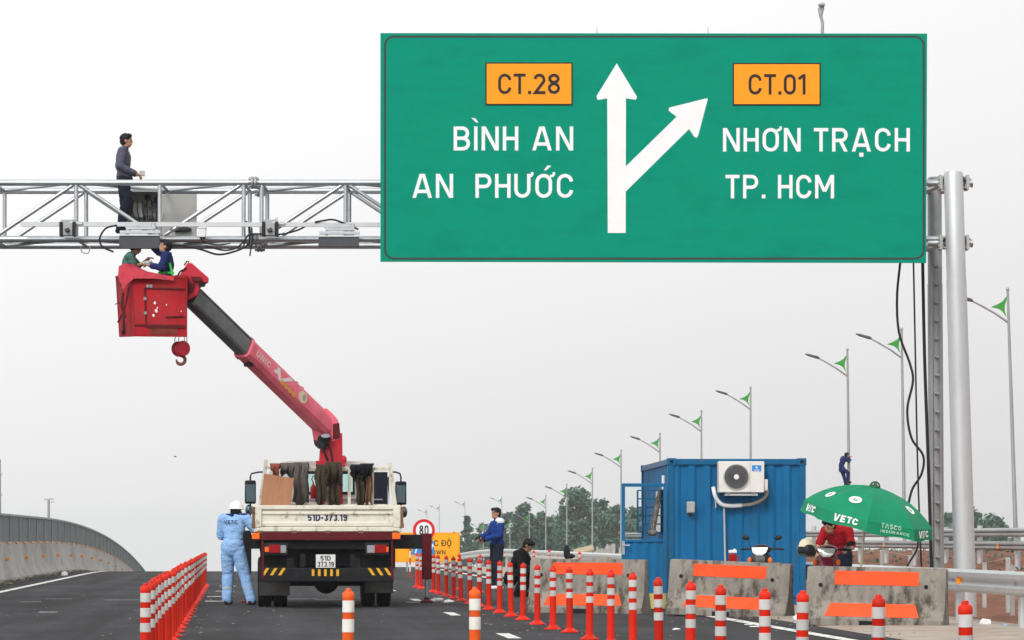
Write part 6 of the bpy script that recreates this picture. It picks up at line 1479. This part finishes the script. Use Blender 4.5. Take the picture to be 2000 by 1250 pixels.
# 9 climber
lz = P(1652, 944, 156.8)
t, G, TM, S = person('worker in blue clinging high up on the third nearest lamp pole', lz, 12, dict(
    pel=(-.18, 0, .62), wst=(-.20, 0, .78), che=(-.14, 0, .98), nek=(-.02, 0, 1.14), hed=(.06, 0, 1.22), shR=(-.05, .18, 1.08), shL=(-.05, -.18, 1.08), elR=(.08, .20, .95), wrR=(.18, .06, 1.02), elL=(.08, -.18, 1.0), wrL=(.18, -.05, 1.12), hiR=(-.16, .09, .60), hiL=(-.16, -.09, .60), knR=(.06, .13, .46), knL=(-.06, -.12, .36), anR=(.06, .07, .09), anL=(.02, -.07, -.02)), scale=1.05, top=blue_d, legs=blue_d, shoes=black_c, seed=9, look=(.8, 0, .3), hat=None)
t['label'] = 'worker in blue clinging high up on a lamp pole above the parasol'

# ------------------------------------------------------------------ trees
foliage = []
for i, c in enumerate(((.055, .115, .088), (.078, .15, .108), (.105, .18, .128))):  # leaf greens lightened and blued, distance haze put into the colour
    m_ = mat('foliage_%s' % ('dark', 'mid', 'light')[i], c, .7, var=.3, scale=.8); foliage.append(m_)
def tree(px, d, top, wpx, lab, shape='round', dens=1.0, seed=0, tint=0, base=None):
    d = d*1.85
    rg = random.Random(seed*13+5); b = P(px, HY, d); u, v = to_uv(b); z0 = gz(u, v); b.z = z0
    H = CAM_H+(HY-top)*d/FPX-z0; Wd = wpx*d/FPX/2
    t = thing('conifer_tree' if shape == 'cone' else 'broadleaf_tree', lab, 'tree', b, 0, 'trees beyond the road')
    tk = MB().tube([(0, 0, 0), (.08*rg.uniform(-1, 1), 0, H*.35), (.15*rg.uniform(-1, 1), .1, H*.6), (0, 0, H*.9)], [.028*H, .02*H, .013*H, .004*H], 8)
    cl = []; 
    nC = int((60 if shape == 'round' else 40)*dens)
    for i in range(nC):
        if shape == 'cone':
            k = rg.uniform(0, 1); z = H*(.18+.80*k); rr = Wd*(1-k)**.8*rg.uniform(.3, .95)+.1; cr_ = Wd*(.10+.30*(1-k))*rg.uniform(.7, 1.1)
        else:
            k = rg.uniform(-1, 1); z = H*(.50+.46*k); env = math.sqrt(max(.04, 1-(k*.95)**2))*(1.0 if k > -.2 else .95); rr = Wd*env*math.sqrt(rg.uniform(.05, 1))*.85; cr_ = Wd*rg.uniform(.13, .34)
            z = min(z, H-cr_*.55)
        a = rg.uniform(0, 6.28); cl.append((Vector((rr*math.cos(a), rr*math.sin(a)*.8, z)), cr_))
    for i in range(0, len(cl), 2):
        p, cr_ = cl[i]; s = Vector((0, 0, max(.15*H, p.z-.28*H))); tk.tube([s, s.lerp(p, .55)+Vector((0, 0, -.1)), p], [.012*H, .008*H, .003*H], 5)
    obj('trunk', tk, bark, t)
    cw = MB()
    for (p, cr_) in cl:
        cw.mi = rg.choice((0, 0, 1, 1, 1, 2))
        n = int(95*max(.7, cr_)); n = min(n, 260)
        for k in range(n):
            dv = Vector((rg.gauss(0, 1), rg.gauss(0, 1), rg.gauss(0, 1))).normalized()*(rg.uniform(.25, 1)**.45*(1+.32*abs(rg.gauss(0, 1))))
            q_ = p+Vector((dv.x*cr_, dv.y*cr_, dv.z*cr_*.8)); s = rg.uniform(.17, .44)
            if q_.z < .1: continue
            a = Vector((rg.gauss(0, 1), rg.gauss(0, 1), rg.gauss(0, .7))).normalized(); c_ = a.cross(Vector((rg.gauss(0, 1), rg.gauss(0, 1), rg.gauss(0, 1)))).normalized()
            cw.add([q_-a*s-c_*s*.3, q_+c_*s*.75, q_+a*s*1.1, q_-c_*s*.7+a*s*.2], [(0, 1, 2, 3)])
    obj('crown', cw, foliage, t, flat=True, ang=180)
    return t
tree(912, 300, 1008, 52, 'slim pointed tree standing apart left of the man in blue', 'cone', 1.0, 1)
tree(888, 345, 1040, 60, 'low bushy tree behind the right edge of the yellow board', 'round', .8, 2)
tree(950, 330, 1022, 70, 'middling tree between the pointed tree and the man in blue', 'round', 1.0, 3)
tree(985, 320, 1002, 66, 'leafy tree right behind the head of the man in blue', 'round', 1.0, 4)
tree(1020, 312, 980, 62, 'taller rounded tree just right of the man in blue', 'round', 1.0, 5)
tree(1062, 318, 996, 84, 'broad dense tree between the tall rounded tree and the tallest one', 'round', 1.2, 6)
tree(1128, 305, 953, 100, 'tallest broad crowned tree in the clump left of the container', 'round', 1.5, 7)
tree(1168, 312, 972, 74, 'tree on the right shoulder of the tallest tree', 'round', 1.1, 8)
tree(1204, 308, 984, 84, 'dense tree beside the blue container door', 'round', 1.2, 9)
tree(1246, 312, 990, 84, 'tree seen through the open door glass of the container', 'round', 1.1, 10)
tree(1100, 335, 1012, 130, 'low spreading tree filling the foot of the clump, left of centre', 'round', 1.3, 11)
tree(1030, 340, 1030, 110, 'low dark tree behind the crouching man', 'round', 1.1, 12)
tree(1185, 335, 1020, 130, 'low spreading tree at the foot of the clump near the door', 'round', 1.3, 13)
tree(1900, 300, 992, 76, 'round tree directly right of the white gantry post', 'round', 1.1, 14)
tree(1938, 310, 1006, 72, 'lower tree sloping down right of the white gantry post', 'round', 1.0, 15)
tree(1968, 320, 1022, 52, 'lowest tree at the right, beside the nearest lamp pole', 'round', .8, 16)
tree(1858, 306, 1000, 70, 'tree half hidden behind the two gantry posts', 'round', 1.0, 17)
bu_ = MB(); rg = random.Random(9)
for i in range(5200):                                # ragged undergrowth along the foot of the trees and tufts on the bank
    far = i < 3400
    if far: px = rg.uniform(850, 1330); d = rg.uniform(530, 650); p = ground(px, d); h = rg.uniform(0, 7.0)*(.6+.4*noise.noise((px*.03, 1, 0))); s = rg.uniform(.22, .5)
    else:
        u = rg.uniform(17.5, 34); v = rg.uniform(85, 165)
        if noise.noise((u*.25, v*.08, 3)) < .05: continue
        p = road_pt(u, v, gz(u, v)); h = rg.uniform(0, .22); s = rg.uniform(.04, .10)
    q_ = p+Vector((0, 0, h)); a = Vector((rg.gauss(0, 1), rg.gauss(0, 1), rg.gauss(0, 1))).normalized(); c_ = a.cross(Vector((rg.gauss(0, 1), rg.gauss(0, 1), rg.gauss(0, 1)))).normalized(); bu_.mi = rg.choice((0, 1, 2))
    bu_.add([q_-a*s, q_+c_*s*.7, q_+a*s, q_-c_*s*.7], [(0, 1, 2, 3)])
o = obj('undergrowth', bu_, foliage, flat=True, ang=180); o['kind'] = 'stuff'; tag(o, 'ragged green undergrowth below the trees and tufts on the red bank', 'undergrowth')
t = thing('shed', 'pale low shed roof showing between fence and trees left of the container', 'shed', ground(1140, 262))
zr_ = P(0, 1064, 262).z-t.location.z; w_ = .8
mb = MB().box((0, 1, (zr_-.5)/2), (w_*2-.2, 2.4, zr_-.5)); obj('wall', mb, mat('shed_wall', (.42, .38, .31), .8, var=.1), t)
obj('roof', MB().add([(-w_, -.4, zr_-.75), (w_, -.4, zr_-.3), (w_*.9, 2.4, zr_), (-w_*.9, 2.4, zr_-.35), (-w_, -.4, zr_-.85), (w_, -.4, zr_-.42), (w_*.9, 2.4, zr_-.1), (-w_*.9, 2.4, zr_-.45)], [(0, 1, 2, 3), (7, 6, 5, 4), (0, 4, 5, 1), (1, 5, 6, 2), (2, 6, 7, 3), (3, 7, 4, 0)]), mat('shed_roof', (.40, .31, .20), .7, var=.1), t)

# ------------------------------------------------------------------ haze
hz = MB().span((-1650, -150, -28), (1650, 2450, 13.5))
hm = bpy.data.materials.new('haze'); hm.use_nodes = True; t_ = hm.node_tree; t_.nodes.clear()
ho = t_.nodes.new('ShaderNodeOutputMaterial'); pv_ = t_.nodes.new('ShaderNodeVolumePrincipled')
pv_.inputs['Color'].default_value = (.90, .95, .97, 1); pv_.inputs['Density'].default_value = HAZE_DENSITY; pv_.inputs['Anisotropy'].default_value = 0.2
t_.links.new(pv_.outputs[0], ho.inputs['Volume'])
h = obj('haze', hz, hm); h['kind'] = 'stuff'; tag(h, 'pale even haze filling the air over the road and trees', 'haze')
h.visible_shadow = True
for o in list(bpy.data.objects):
    if o.type == 'EMPTY' and not o.children: bpy.data.objects.remove(o)
